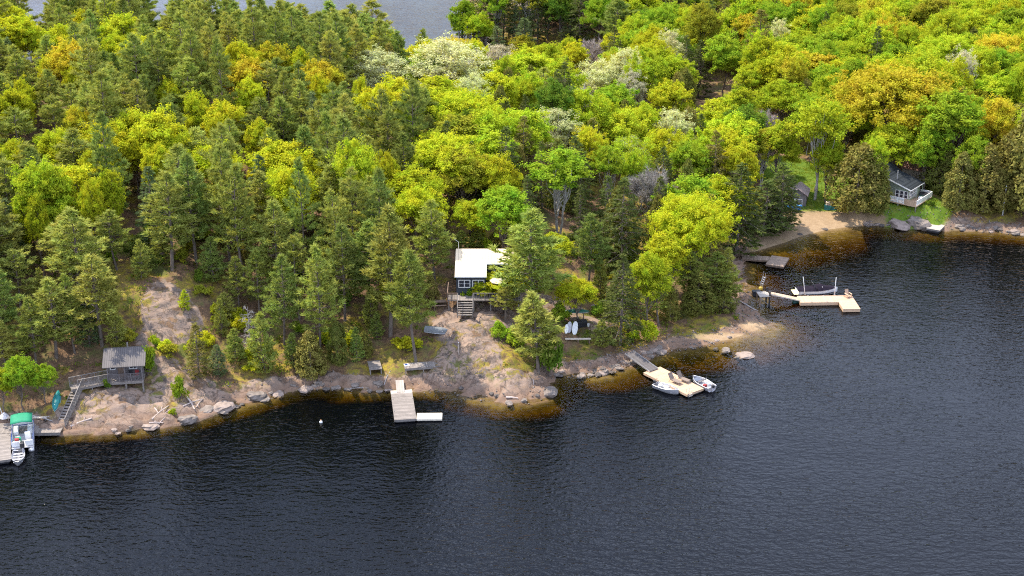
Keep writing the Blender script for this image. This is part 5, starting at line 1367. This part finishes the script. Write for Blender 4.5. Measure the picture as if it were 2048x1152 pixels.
p = bh.matrix_basis @ Vector((0, 0, 0)); BM = Matrix.Translation((bh.location)) @ Matrix.Rotation(.14, 4, 'Z')
for x, lab, mt in ((.55, 'dark chair behind the boathouse railing beside the door', 'black'), (1.25, 'red-backed chair at the end of the boathouse porch', 'cloth')):
    g = empty('porch_chair', (0, 0, 0), 0, lab, 'chair'); g.matrix_world = BM @ Matrix.Translation((x, .75, .002)) @ Matrix.Rotation(-1.57, 4, 'Z')
    MB().box(-.22, .22, -.22, .22, .42, .46).build('seat', M[mt], g); MB().box(-.24, -.2, -.22, .22, .462, .95).build('backrest', M[mt], g)
    for a_ in (-.2, .2):
        for b_ in (-.2, .2): MB().box(a_ - .02, a_ + .02, b_ - .02, b_ + .02, 0, .418).build('leg', M['alu'], g)
# canoe on the slope
def canoe(name, label, p0, p1, beam, mat, up=Vector((0, 0, 1)), group=None):
    L = (p1 - p0).length; e = empty(name, (p0 + p1) / 2, 0, label, 'canoe', group); orient(e, p1 - p0, up)
    rg = []
    for i in range(15):
        t = i / 14 * 2 - 1; b = beam / 2 * max(.02, (1 - abs(t) ** 2.3)); ends = .12 * abs(t) ** 3
        rg.append([(t * L / 2, b * math.cos(k), .34 * max(.25, 1 - abs(t) ** 4 * .6) * math.sin(k) - ends * .4) for k in np.linspace(0, math.pi, 9)])
    MB().loft(rg, False, False).build('hull', M[mat], e, True)
    g = MB(); [g.tube([r[j] for r in rg], .025, 6) for j in (0, 8)]; g.build('gunwale', M['alu'], e, True)
    return e
c0, c1 = place(109, 822, .25), place(117, 781, .25)
canoe('canoe', 'dark green canoe lying keel up on the slope beside the stairs', c0 + Vector((0, 0, .25)), c1 + Vector((0, 0, .3)), .95, 'teal_hull')

# --- the white-roofed cabin
E0 = at(909, 553, 9.0)
cb = empty('cabin', (E0.x, E0.y, 6.4), 0.0, 'dark blue cabin with a cream metal roof above the cracked rock', 'cabin')
W1, W2, RN = 4.0, 7.45, 5.0
ze, zr = 2.6, 4.42
zn = ze + (zr - ze) * .46; yn = RN * .46
w_ = MB()
w_.add([(x, y, z) for x in (.2, W1 - .15) for y, z in ((.4, -.9), (7.0, -.9), (7.0, 3.35), (RN, zr - .12), (.4, ze + .02))], [(0, 1, 2, 3, 4), (9, 8, 7, 6, 5), (0, 4, 9, 5), (1, 6, 7, 2), (2, 7, 8, 3), (3, 8, 9, 4)])
w_.add([(x, y, z) for x in (W1 - .145, W2 - .2) for y, z in ((yn + .4, -.9), (7.0, -.9), (7.0, 3.35), (RN, zr - .12), (yn + .4, zn + .02))], [(0, 1, 2, 3, 4), (9, 8, 7, 6, 5), (0, 4, 9, 5), (1, 6, 7, 2), (2, 7, 8, 3), (3, 8, 9, 4)])
w_.build('wall', M['navy_wall'], cb)
r_ = MB()
for xs in ((0, W1), (W1 + .003, W2)):
    y0, z0 = (0, ze) if xs[0] == 0 else (yn, zn)
    prof = [(y0, z0), (RN, zr), (7.4, 3.3), (7.4, 3.22), (RN, zr - .09), (y0, z0 - .08)]
    r_.add([(x, y, z) for x in xs for y, z in prof], [(0, 1, 2, 3, 4, 5), (11, 10, 9, 8, 7, 6)] + [(i, i + 6, (i + 1) % 6 + 6, (i + 1) % 6) for i in range(6)])
rr = r_.build('roof', M['cream_roof'], cb)
MB().box(0, W1, -.025, -.003, ze - .16, ze - .02).box(W1 + .004, W2, yn - .025, yn - .003, zn - .16, zn - .02).build('fascia', M['white'], cb)
MB().tube([(6.55, 3.6, 3.7), (6.55, 3.6, 5.0)], .10, 10).build('chimney', M['grey_side'], rr)
for x in (.45, 2.2): window(cb, x, .95, 1.5, 1.05, .4, 2, 2, fr=.09)
window(cb, W1 + .75, 1.4, 1.3, .95, yn + .4, 2, 1, fr=.1)
MB().box(W1 + 2.3, W1 + 3.05, yn + .37, yn + .397, .05, 2.0).build('door', M['grey_side'], cb)
MB().tube([(.35, 5.6, 4.0), (.35, 5.6, 5.1)], .025, 6).tube([(.35, 5.6, 5.1), (-.25, 5.9, 5.45)], .015, 5).build('antenna_mast', M['white'], cb)
MB().box(-.9, W1 - .1, -1.5, .38, -.1, -.01).box(W1 - .097, W2 + .8, -1.5, yn + .38, -.1, -.012).build('deck', M['grey_wood'], cb)
f = MB()
for x in (-.7, .35, 2.4, 4.5, 6.4, 8.0): f.box(x - .07, x + .07, -1.42, -1.28, -1.9, -.102)
f.build('deck_post', M['grey_side'], cb)
rail(MB(), (2.35, -1.45, -.008), (W2 + .75, -1.45, -.008), .95, 1.5, .2).build('railing', M['grey_side'], cb)
rail(MB(), (-.85, -1.45, -.008), (.4, -1.45, -.008), .95, 1.2, .2).build('railing', M['brown_wood'], cb); rail(MB(), (-.87, -1.3, -.008), (-.87, 2.2, -.008), .95, 1.2, .2).build('railing', M['brown_wood'], cb)
for i in range(6): MB().box(.5, 2.25, -1.8 - i * .3, -1.5 - i * .3, -.28 - i * .2, -.22 - i * .2).build('step', M['grey_side'], cb)
f = MB()
for x in (.42, 2.33): f.beam((x, -1.5, -.2), (x, -3.3, -1.4), .06, .22); f.beam((x, -1.5, .9), (x, -3.2, -.3), .06, .07); f.box(x - .045, x + .045, -3.3, -3.2, -1.6, -.25)
f.build('stair_rail', M['grey_side'], cb)
g = empty('picnic_table', (E0.x - 2.0, E0.y - .3, height(E0.x - 2.0, E0.y - .3) + .05), .1, 'brown picnic table on the slope beside the cabin deck', 'table')
MB().box(-.9, .9, -.4, .4, .7, .76).build('table_top', M['brown_wood'], g)
for y in (-.75, .75): MB().box(-.9, .9, y - .14, y + .14, .42, .47).build('bench', M['brown_wood'], g)
for x in (-.6, .6): MB().beam((x, -.75, -.3), (x, .2, .7), .07, .1).beam((x, .75, -.3), (x, -.2, .7), .07, .1).box(x - .03, x + .03, -.8, .8, .36, .418).build('leg', M['brown_wood'], g)
g = empty('patio_umbrella', (E0.x + 5.6, E0.y + .2, 6.39), 0, 'cream patio umbrella open on the cabin deck', 'umbrella')
MB().loft([[(1.25 * q * math.cos(k), 1.25 * q * math.sin(k), z) for k in np.linspace(0, 6.2832, 9)[:-1]] for q, z in ((1, 2.0), (.6, 2.3), (.04, 2.55))]).build('canopy', paint('cream canvas', (.58, .50, .38), .9, .1), g); MB().tube([(0, 0, 0), (0, 0, 2.5)], .025, 8).build('pole', M['pale_wood'], g)

# --- paddleboards, canoe rack, low bench, stone steps
p = place(1153, 640); z = p.z
rk_ = empty('canoe_rack', (p.x, p.y, z), 0, 'dark timber rack holding the green canoe under the yellow sapling', 'rack')
for x in (-.9, .9): MB().box(x - .05, x + .05, -.05, .05, -.2, .95).box(x - .05, x + .05, .5, .6, -.2, .95).box(x - .06, x + .06, -.1, .65, .952, 1.02).build('upright', M['brown_wood'], rk_)
canoe('canoe', 'bright green canoe keel up on the rack above the paddleboards', Vector((p.x - 1.7, p.y + .25, z + 1.06)), Vector((p.x + 1.6, p.y + .25, z + 1.1)), .9, 'green_hull')
for px, py, lab, mt, s in ((1148.5, 669, 'white paddleboard with a grey deck leaning on the rack, the largest one', 'white', 1.0), (1137.5, 666, 'pale blue-white paddleboard leaning on the rack, the middle one', 'alu_paint', .85), (1132, 667, 'narrow white paddleboard at the outer end of the rack', 'white', .7)):
    q = place(px, py); g = empty('paddleboard', q + Vector((0, 0, .02)), 0, lab, 'paddleboard', 'paddleboards')
    up = Vector((.12, .62, .80)).normalized(); g.rotation_euler = Matrix((up, Vector((0, 1, 0)).cross(up).normalized() * 1, up.cross(Vector((0, 1, 0)).cross(up).normalized()))).transposed().to_euler()
    L = 1.75 * s; f = MB(); ring = lambda o, k: [(L / 2 + L / 2 * math.cos(a_), .36 * k * s * math.copysign(abs(math.sin(a_)) ** .8, math.sin(a_)), o) for a_ in np.linspace(0, 2 * math.pi, 21)[:-1]]
    f.loft([ring(-.05, .9), ring(-.03, 1), ring(.03, 1), ring(.05, .9)]); f.build('board', M[mt], g); MB().box(L * .3, L * .62, -.2 * s, .2 * s, .052, .06).build('deck_pad', M['alu_paint'], g)
p = place(1164, 652); g = empty('storage_box', (p.x, p.y, p.z), .1, 'black storage box under the green canoe', 'box'); MB().box(-.6, .6, -.4, .4, -.2, .7).build('body', M['black'], g, bevel=.04); MB().box(-.63, .63, -.43, .43, .702, .78).build('lid', M['black'], g, bevel=.03)
p = place(1172, 651); g = empty('bucket', (p.x + .25, p.y - .4, p.z), 0, 'small white bucket beside the black storage box', 'bucket'); MB().tube([(0, 0, 0), (0, 0, .42)], [.15, .19], 12).build('body', M['white'], g); MB().tube([(-.19, 0, .42), (0, 0, .5), (.19, 0, .42)], .012, 5).build('handle', M['alu'], g)
p = place(1156, 683); g = empty('bench', (p.x, p.y, p.z + .05), 0, 'long low pale plank bench below the paddleboards', 'bench'); MB().box(-1.6, 1.6, -.2, .2, .3, .38).build('seat', M['pale_wood'], g)
for x in (-1.4, 0, 1.4): MB().box(x - .07, x + .07, -.17, .17, -.4, .298).build('leg', M['brown_wood'], g)
st_ = place(1205, 625)
for i in range(5):
    q = place(1212 - i * 5, 632 - i * 5.2); g = MB().box(-.7, .7, -.22, .22, -.2, .12, (0, 0, .1 * ((i * 7) % 3 - 1))).build('stone_step', M['pink_stone'], None, bevel=.05); g.location = q
    tag(g, ('lowest', 'second', 'third', 'fourth', 'topmost')[i] + ' flat stone step in the flight behind the paddleboards', 'step', 'stone steps')
for px, py, lab in ((1200, 585, 'pale leaning post uphill of the stone steps'), (1214, 605, 'pale upright post near the stone steps'), (1137, 595, 'pale slanted post behind the yellow sapling')):
    q = place(px, py); g = MB().tube([(0, 0, -.2), (-.12, .05, 1.5)], .05, 7).build('wooden_post', M['drift'], None); g.location = q; tag(g, lab, 'post')

# --- the green house on the lawn and what stands round it
H0 = at(1816, 403, 2.9); hr = R(52)
hs_ = empty('house', (H0.x, H0.y, 2.9), hr, 'sage green house with a steep dark shingle roof on the lawn', 'house')
HL = 4.3; prof = [(0, 2.0), (3.5, 3.05), (5.9, 4.45), (7.2, 5.1), (9.6, 3.4)]
w_ = MB(); v = [(x, y, z) for x in (.0, HL) for y, z in [(0, -.7), (9.5, -.7)] + [(y - .02, z - .12) for y, z in prof[::-1]]]
k = len(v) // 2
w_.add(v, [tuple(range(k - 1, -1, -1)), tuple(range(k, 2 * k))] + [(i, (i + 1) % k, (i + 1) % k + k, i + k) for i in range(k)]); w_.build('wall', M['sage_wall'], hs_)
r_ = MB(); pr_ = [(-.45, 1.86)] + prof[1:-1] + [(9.9, 3.15)]
for (y0, z0), (y1, z1) in zip(pr_[:-1], pr_[1:]):
    r_.add([(x, y, z + dz) for x in (-.35, HL + .4) for y, z in ((y0, z0), (y1, z1)) for dz in (0, .1)], [(1, 3, 7, 5), (0, 4, 6, 2), (0, 2, 3, 1), (4, 5, 7, 6), (0, 1, 5, 4), (2, 6, 7, 3)])
hr_ = r_.build('roof', M['shingle'], hs_)
f = MB()
for (y0, z0), (y1, z1) in zip(pr_[:-1], pr_[1:]): f.beam((-.37, y0, z0 + .04), (-.37, y1, z1 + .04), .04, .16)
f.beam((-.37, -.47, 1.9), (HL + .4, -.47, 1.9), .04, .15); f.build('fascia', M['white'], hs_)
MB().tube([(1.1, 2.6, 2.7), (1.1, 2.6, 4.3)], .10, 10).build('chimney', M['alu'], hr_)
for i in range(3): window(hs_, .12 + i * .72, .35, .64, 1.2, 0, 1, 2, -1, 'y', .07)
for i in range(4): window(hs_, .12 + i * .55, .35, .48, 1.2, 0, 1, 2, -1, 'x', .06)
window(hs_, 4.1, .35, .62, 1.35, 0, 1, 1, -1, 'y', .07); window(hs_, 5.5, 2.35, .45, 1.1, 0, 1, 1, -1, 'y', .05)
MB().box(2.5, 3.3, -.03, -.002, .02, 1.75).build('door', M['white'], hs_)
MB().box(-1.5, -.003, -2.0, 3.3, -.16, -.02).box(-.001, HL + .3, -2.0, -.003, -.16, -.021).build('deck', M['new_wood'], hs_)
f = MB()
for x, y in ((-1.4, -1.9), (-1.4, 1), (-1.4, 3.2), (1.5, -1.9), (HL, -1.9)): f.box(x - .07, x + .07, y - .07, y + .07, -1.2, -.162)
f.build('deck_post', M['grey_side'], hs_)
rail(MB(), (-1.46, .1, -.02), (-1.46, 3.25, -.02), .85, 1.2, .12, .035).build('railing', M['white'], hs_); rail(MB(), (-1.3, -1.96, -.02), (HL + .25, -1.96, -.02), .85, 1.2, .12, .035).build('railing', M['white'], hs_); rail(MB(), (HL + .26, -1.9, -.02), (HL + .26, -.1, -.02), .85, 1.2, .12, .035).build('railing', M['white'], hs_)
MB().box(-1.49, -1.43, -1.9, .05, -.02, .75).build('board_panel', M['new_wood_across'], hs_)
for x in (2.4, HL + .1): MB().box(x - .05, x + .05, -.42, -.32, -.02, 1.84).build('porch_post', M['sage_wall'], hs_)
HM = Matrix.Translation((H0.x, H0.y, 2.9)) @ Matrix.Rotation(hr, 4, 'Z')
q = HM @ Vector((3.2, -1.15, -.018)); g = empty('garden_tub', q, 0, 'round dark green tub on the house deck', 'tub'); MB().tube([(0, 0, 0), (0, 0, .68)], .75, 18).build('body', paint('dark green tub', (.03, .09, .07), .6), g); MB().tube([(0, 0, .682), (0, 0, .76)], .78, 18).build('cover', M['black'], g)
q = HM @ Vector((1.6, -1.3, -.018)); g = empty('deck_box', q, hr, 'small white box beside the house door', 'box'); MB().box(-.3, .3, -.25, .25, 0, .55).build('body', M['white'], g, bevel=.03); MB().box(-.32, .32, -.27, .27, .552, .6).build('lid', M['white'], g)
p = place(1836, 366); g = empty('outbuilding', (p.x + .6, p.y + 1.5, p.z), R(-35), 'brown outbuilding with a rusty roof behind the green house', 'outbuilding')
MB().box(-2.4, 2.4, -1.8, 1.8, -.6, 2.3).build('wall', paint('tan brown boards', (.33, .27, .22), .8, .15), g)
MB().add([(x, y, z) for x in (-2.7, 2.7) for y, z in ((-2.1, 2.28), (0, 3.2), (2.1, 2.28), (2.1, 2.2), (0, 3.1), (-2.1, 2.2))], [(0, 1, 2, 3, 4, 5), (11, 10, 9, 8, 7, 6)] + [(i, i + 6, (i + 1) % 6 + 6, (i + 1) % 6) for i in range(6)]).build('roof', paint('rusty roof', (.22, .11, .08), .8, .3), g)
MB().add([(x, y, z) for x in (-2.399, 2.399) for y, z in ((-1.79, 2.302), (1.79, 2.302), (0, 3.06))], [(0, 1, 2), (5, 4, 3)]).build('gable', paint('tan gable', (.33, .27, .22), .8, .15), g)
p = place(1595, 412); g = empty('shed', (p.x, p.y + .2, p.z), R(-16), 'small grey board shed with a gable at the edge of the lawn', 'shed')
MB().add([(x, y, z) for y in (0, 3.4) for x, z in ((-1.3, -.5), (1.3, -.5), (1.3, 1.9), (0, 2.75), (-1.3, 1.9))], [(0, 1, 2, 3, 4), (9, 8, 7, 6, 5), (0, 5, 6, 1), (1, 6, 7, 2), (4, 9, 5, 0)]).build('wall', M['shed_wall'], g)
MB().add([(x, y, z) for y in (-.3, 3.7) for x, z in ((-1.6, 1.72), (0, 2.78), (1.6, 1.72), (1.6, 1.82), (0, 2.9), (-1.6, 1.82))], [(0, 1, 2, 3, 4, 5), (11, 10, 9, 8, 7, 6)] + [(i, i + 6, (i + 1) % 6 + 6, (i + 1) % 6) for i in range(6)]).build('roof', paint('faded shed roof', (.36, .28, .26), .85, .2), g)
window(g, -.75, .75, .5, .55, 0, 2, 1, fr=.05); MB().box(.1, .9, -.03, -.002, -.1, 1.6).build('door', M['grey_side'], g)
p = place(1600, 413); g = empty('pipe_frame', (p.x - .5, p.y - .5, p.z), .1, 'white pipe goal frame standing before the grey shed', 'frame'); MB().tube([(-.7, 0, -.1), (-.7, 0, 1.3), (.7, 0, 1.3), (.7, 0, -.1)], .04, 6).build('crossbar', M['white'], g)
MB().tube([(-.7, 0, 1.3), (-.7, .6, 0)], .03, 6).tube([(.7, 0, 1.3), (.7, .6, 0)], .03, 6).build('stay', M['white'], g)
p = place(1587, 419); rg = hull_rings(2.6, 1.2, .55, 2.2, .15)
g = empty('covered_boat', (p.x, p.y, p.z), R(-20), 'small boat under a crumpled bright blue tarp before the shed', 'boat')
MB().loft([r[:7] for r in rg], False, False).build('hull', M['blue'], g, True)
MB().loft([[(r[0][0] * 1.04, -abs(r[0][1]) - .08, .25), (r[0][0] * 1.03, -abs(r[0][1]) * .9 - .05, r[0][2] + .05), (r[0][0], 0, r[0][2] + .22 + .1 * math.sin(i * 1.9)), (r[0][0] * 1.03, abs(r[0][1]) * .9 + .05, r[0][2] + .05), (r[0][0] * 1.04, abs(r[0][1]) + .08, .25)] for i, r in enumerate(rg)], False, False).build('tarp', M['blue_tarp'], g)
p = place(1665, 417); g = empty('woodpile', (p.x, p.y, p.z), R(-12), 'woodpile half wrapped in a teal tarp on the lawn', 'woodpile')
f = MB(); wr = random.Random(3)
for r__ in range(5):
    for i in range(9): f.tube([(-1.0 + i * .25 + (r__ % 2) * .1, -.5, .15 + r__ * .2), (-1.0 + i * .25 + (r__ % 2) * .1, .5, .15 + r__ * .2)], .11, 7)
f.build('log_stack', M['pale_wood'], g)
tp = [[(x, -.62 - .08 * math.sin(x * 5), -.1), (x, -.6 + .05 * math.sin(x * 7), .55 + .12 * math.sin(x * 3)), (x, -.56, .7 + .1 * math.sin(x * 4 + 1))] for x in np.linspace(-1.3, 1.4, 14)]
MB().loft([[*r__, (r__[2][0], r__[2][1] + .04, r__[2][2]), (r__[0][0], r__[0][1] + .05, -.1)] for r__ in tp]).build('tarp', M['teal_tarp'], g)
p = place(2005, 430); g = empty('flagpole', (p.x, p.y, p.z - .2), 0, 'tall white flagpole without a flag among the lakeside cedars', 'flagpole'); MB().tube([(0, 0, 0), (0, 0, 4.9)], [.07, .045], 8).build('shaft', M['white'], g); MB().ball((0, 0, 4.95), .09).build('finial', M['white'], g); MB().tube([(0, 0, -.3), (0, 0, .3)], .2, 10).build('base', M['stone'], g)
p = place(1046, 12, 3); g = empty('cottage', (p.x, p.y, p.z), .1, 'tan-roofed cottage in the shade of the far dark trees', 'cottage')
MB().box(-4, 4, 0, 5, -1, 2.6).build('wall', M['brown_wood'], g); MB().add([(x, y, z) for x in (-4.5, 4.5) for y, z in ((-.6, 2.5), (2.5, 4.2), (5.6, 2.5), (5.6, 2.4), (2.5, 4.1), (-.6, 2.4))], [(0, 1, 2, 3, 4, 5), (11, 10, 9, 8, 7, 6)] + [(i, i + 6, (i + 1) % 6 + 6, (i + 1) % 6) for i in range(6)]).build('roof', paint('tan shingles', (.42, .33, .26), .85, .15), g)
for x in (-3, -.6, 1.8): window(g, x, .8, 1.2, 1.1, 0, 2, 1)
# patio things on the far lawn are too small to name; a stump stands there
p = place(1632, 382); g = empty('tree_stump', (p.x, p.y, p.z - .1), 0, 'grey tree stump on the lawn behind the shed', 'stump'); MB().tube([(0, 0, 0), (0, 0, .35), (.03, 0, .95)], [.42, .30, .27], 10).build('bark', M['bark'], g, True); MB().tube([(.03, 0, .952), (.03, 0, .97)], .25, 10).build('cut_face', M['pale_wood'], g)

# --- boulders, driftwood, stones
def boulder_mesh(seed, mat):
    rng = random.Random(seed); n, m = 9, 14; rings = []
    sx, sy, sz = rng.uniform(.8, 1.25), rng.uniform(.75, 1.1), rng.uniform(.55, .8)
    for i in range(n):
        th = -math.pi / 2 + math.pi * i / (n - 1); ring_ = []
        for k in range(m):
            ph = 2 * math.pi * k / m; c = max(.02, math.cos(th))
            d = np.array([c * math.cos(ph), c * math.sin(ph), math.sin(th)])
            r_ = 1 + .26 * float(fbm(d[0] * 1.3 + seed, d[1] * 1.3, 3, seed, .55, d[2] * 1.3))
            q = d * r_; cut = .62 + .1 * math.sin(seed); q[2] = min(q[2], cut)
            ring_.append((q[0] * sx, q[1] * sy, q[2] * sz))
        rings.append(ring_)
    b_ = MB().loft(rings); me = bpy.data.meshes.new('boulder'); me.from_pydata(b_.v, [], b_.f); me.materials.append(M[mat]); return me
BOULD = [boulder_mesh(i + 1, ('stone', 'pink_stone', 'dark_stone', 'stone')[i % 4]) for i in range(8)]
BTONE = ['grey', 'pinkish', 'dark', 'pale grey']
bseen = {}
def boulder(x, y, z, s, i, label=None, group='boulders along the waterline'):
    o = link('boulder', BOULD[i % 8], None); o.location = (x, y, z); o.rotation_euler = (brng.uniform(-.2, .2), brng.uniform(-.2, .2), brng.uniform(0, 6.28)); o.scale = (s, s, s * brng.uniform(.75, 1.0))
    if not label:
        px = proj(x, y, z)[0]; lm = min(LAND, key=lambda q: abs(q[0] - px))[1]
        base = f"{'large' if s > .75 else 'small' if s < .42 else 'mid-sized'} {BTONE[i % 4]} boulder on the shore in line with {lm}"
        bseen[base] = bseen.get(base, 0) + 1
        label = (ORD[min(15, bseen[base] - 1)] + ' ' if bseen[base] > 1 else '') + base
    tag(o, label, 'boulder', group)
brng = random.Random(21)
boulder(*(place(1838, 446) + Vector((0, 0, -.2))), 1.9, 0, 'largest grey boulder, between the house deck and the bleached dock', 'big boulders by the house')
boulder(*(place(1800, 449) + Vector((0, 0, .0))), 1.5, 5, 'broad pinkish boulder at the waterline below the house', 'big boulders by the house')
for px, py, s, i, lab in ((1452, 700, .8, 0, 'flat grey rock awash off the stony beach'), (1490, 708, 1.15, 1, 'long pinkish rock awash, further out from the stony beach'), (1474, 713, .4, 3, 'small pale rock between the two rocks awash'), (1432, 697, .4, 2, 'small dark rock awash close to the stony beach'),
                          (2031, 466, .75, 3, 'round pale rock in the water by the flagpole shore'), (1600, 468, .45, 2, 'small dark rock in the shallows of the sandy beach'), (1650, 458, .5, 2, 'dark flat rock at the edge of the sandy beach'), (375, 838, 1.2, 0, 'rounded grey boulder at the water below the driftwood'), (410, 822, 1.3, 3, 'big pale boulder at the water beside the driftwood'),
                          (445, 812, 1.1, 1, 'big pinkish boulder between the driftwood and the mossy ledge'), (512, 790, 1.2, 0, 'big grey boulder under the mossy ledge'), (300, 850, .9, 1, 'pinkish boulder at the water below the green bush'), (1100, 785, 1.2, 0, 'large grey boulder on the tip of the rocky point')):
    p = place(px, py); boulder(p.x, p.y, max(p.z, -.1) - .1 * s, s, i, lab, 'named rocks of the shore')
nb = 0
for seg, n, s0, s1 in (((440, 640, 0), 18, .3, .75), ((640, 780, 0), 10, .3, .7), ((1112, 1340, 0), 34, .25, .6), ((1730, 1800, 0), 16, .25, .5), ((1900, 2048, 0), 22, .3, .65), ((190, 440, 0), 6, .3, .6), ((840, 1100, 0), 8, .3, .6), ((1340, 1500, 0), 9, .2, .4)):
    for k in range(n):
        px = brng.uniform(seg[0], seg[1]); py = float(np.interp(px, [q[0] for q in SHORE_PX[:30]], [q[1] for q in SHORE_PX[:30]])) if px < 1105 else float(np.interp(px, [q[0] for q in SHORE_PX if 1106 <= q[0] and q[1] > 640], [q[1] for q in SHORE_PX if 1106 <= q[0] and q[1] > 640])) if px < 1535 else float(np.interp(px, [1600, 1650, 1700, 1740, 1790, 1850, 1920, 1960, 2048], [473, 460, 453, 450, 455, 460, 458, 462, 468]))
        p = place(px, py - brng.uniform(-1, 16 if px < 1535 else 9)); s = brng.uniform(s0, s1)
        boulder(p.x, p.y, max(p.z, -.05) - .05, s, brng.randrange(8)); nb += 1
for n_, (x0, y0, x1, y1, r_, lab) in enumerate(((304, 838, 337, 812, .09, 'long bleached log slanting on the rock by the green bush'), (309, 842, 341, 819, .07, 'thin bleached log alongside the long slanting one'), (298, 845, 327, 846, .08, 'bleached log lying flat at the foot of the slanting logs'),
        (316, 848, 330, 835, .06, 'short bleached log propped across the flat one'), (374, 795, 389, 819, .12, 'pale squared beam on the rock beside the green bush'), (366, 813, 403, 799, .08, 'bleached log behind the pale squared beam'), (393, 814, 406, 798, .06, 'thin branch across the bleached log by the squared beam'),
        (141, 851, 184, 838, .11, 'long pale log beside the foot of the stairs'), (309, 816, 316, 826, .08, 'short white log on the slab below the boathouse'), (1012, 796, 1036, 798, .12, 'short pale log on the rocky point'), (1066, 760, 1067, 775, .08, 'upright pale stick at the tip of the rocky point'),
        (700, 776, 738, 777, .06, 'thin pale pole lying at the waterline beside the long grey float'), (1530, 625, 1475, 600, .10, 'grey fallen trunk sloping to the water at the point'), (768, 770, 781, 742, .06, 'dark dead branch leaning over the water by the gangplank'), (62, 832, 105, 843, .09, 'grey fallen log on the bank behind the plank deck'))):
    a, b = place(x0, y0), place(x1, y1); a.z += r_; b.z += r_
    k = max(.2, (b - a).length)
    mdl = MB().tube([Vector((0, 0, 0)), Vector((k * .5, .04 * k, .02)), Vector((k, 0, 0))], [r_, r_ * .85, r_ * .6], 7).build('driftwood_log', M['drift'] if 'dark' not in lab and 'grey' not in lab else M['dead_wood'])
    mdl.location = a; orient(mdl, b - a); tag(mdl, lab, 'log')
    # a broken side branch on the longer ones
    if k > 2 and 'beam' not in lab:
        MB().tube([Vector((k * .6, 0, 0)), Vector((k * .7, .25, .22)), Vector((k * .74, .4, .25))], [r_ * .5, r_ * .35, r_ * .2], 5).build('branch_stub', mdl.data.materials[0], mdl)

# --- stuff nobody could count: small stones of the shore, undergrowth of the forest floor
srng = np.random.default_rng(5)
def scatter(n, ok):
    out = []
    while len(out) < n:
        y = srng.uniform(141, 262, 4000) ; x = (srng.uniform(-1, 1, 4000)) * (14 + .37 * y)
        for xx, yy in zip(x, y):
            if ok(xx, yy): out.append((xx, yy))
            if len(out) >= n: break
    return np.array(out)
def g5(x, y): return float(sample(GD, x, y)), float(sample(GROCK, x, y)), float(sample(GSAND, x, y)), float(sample(GGRASS, x, y))
def stone_ok(x, y):
    d, r, s, g = g5(x, y); return -.6 < d < 3.2 and s < .5 and (x > 6 or srng.random() < .25) and not (-58 < x < -34) and srng.random() < .6
pts = scatter(1500, stone_ok); tv = np.array([(1, 0, 0), (-.5, .86, 0), (-.5, -.86, 0), (.1, .0, .8), (.0, .1, -.6)]); V = []; F = []
for i, (x, y) in enumerate(pts):
    s = srng.uniform(.05, .2); a = srng.uniform(0, 6.28); c, sn = math.cos(a), math.sin(a); k = tv * s * srng.uniform(.7, 1.3, (5, 1)); o = i * 5
    V += [(x + q[0] * c - q[1] * sn, y + q[0] * sn + q[1] * c, max(height(x, y), -.05) + q[2] + .03) for q in k]
    F += [(o, o + 1, o + 3), (o + 1, o + 2, o + 3), (o + 2, o, o + 3), (o + 1, o, o + 4), (o + 2, o + 1, o + 4), (o, o + 2, o + 4)]
tag(link('shore_gravel', np_mesh('shore gravel', V, [F]), M['stone']), kind='stuff')
def floor_ok(x, y):
    d, r, s, g = g5(x, y)
    return d > 2.0 and r < .35 and s < .2 and g < .3 and float(fbm(np.array([x / 5.]), np.array([y / 5.]), 2, 91)[0]) > -.15
for nm, n, lv, sz, hgt, col in (('undergrowth', 3200, 20, (.07, .15), .75, (.17, .23, .025)), ('dry_undergrowth', 1500, 14, (.06, .12), .45, (.36, .26, .045))):
    pts = scatter(n, floor_ok); zz = np.array([height(x, y) for x, y in pts])
    P = np.repeat(np.column_stack([pts, zz]), lv, 0); q = len(P)
    rad = np.repeat(srng.uniform(.25, .7, n), lv)
    P[:, :2] += srng.normal(size=(q, 2)) * rad[:, None] * .6; P[:, 2] += srng.uniform(.02, 1, q) * hgt * rad * 1.3
    V, F = leaf_quads(P, srng.normal(size=(q, 3)) * .6 + np.array([0, 0, .8]), srng.uniform(*sz, q), srng)
    tag(link(nm, np_mesh(nm, V, [F]), M['leaf'], None, col), kind='stuff')

def lawn_ok(x, y):
    d, r, s, g = g5(x, y); return g > .45 and s < .3 and d > .8
pts = scatter(2600, lawn_ok); P = np.repeat(np.column_stack([pts, [height(x, y) for x, y in pts]]), 7, 0); q = len(P); P[:, :2] += srng.normal(size=(q, 2)) * .14
V, F = blades(P, srng.normal(size=(q, 3)) * .35 + np.array([0, 0, 1]), srng.uniform(.10, .34, q), srng.uniform(.02, .045, q), srng)
tag(link('lawn_grass', np_mesh('lawn grass', V, [F]), M['leaf'], None, (.26, .33, .03)), kind='stuff')
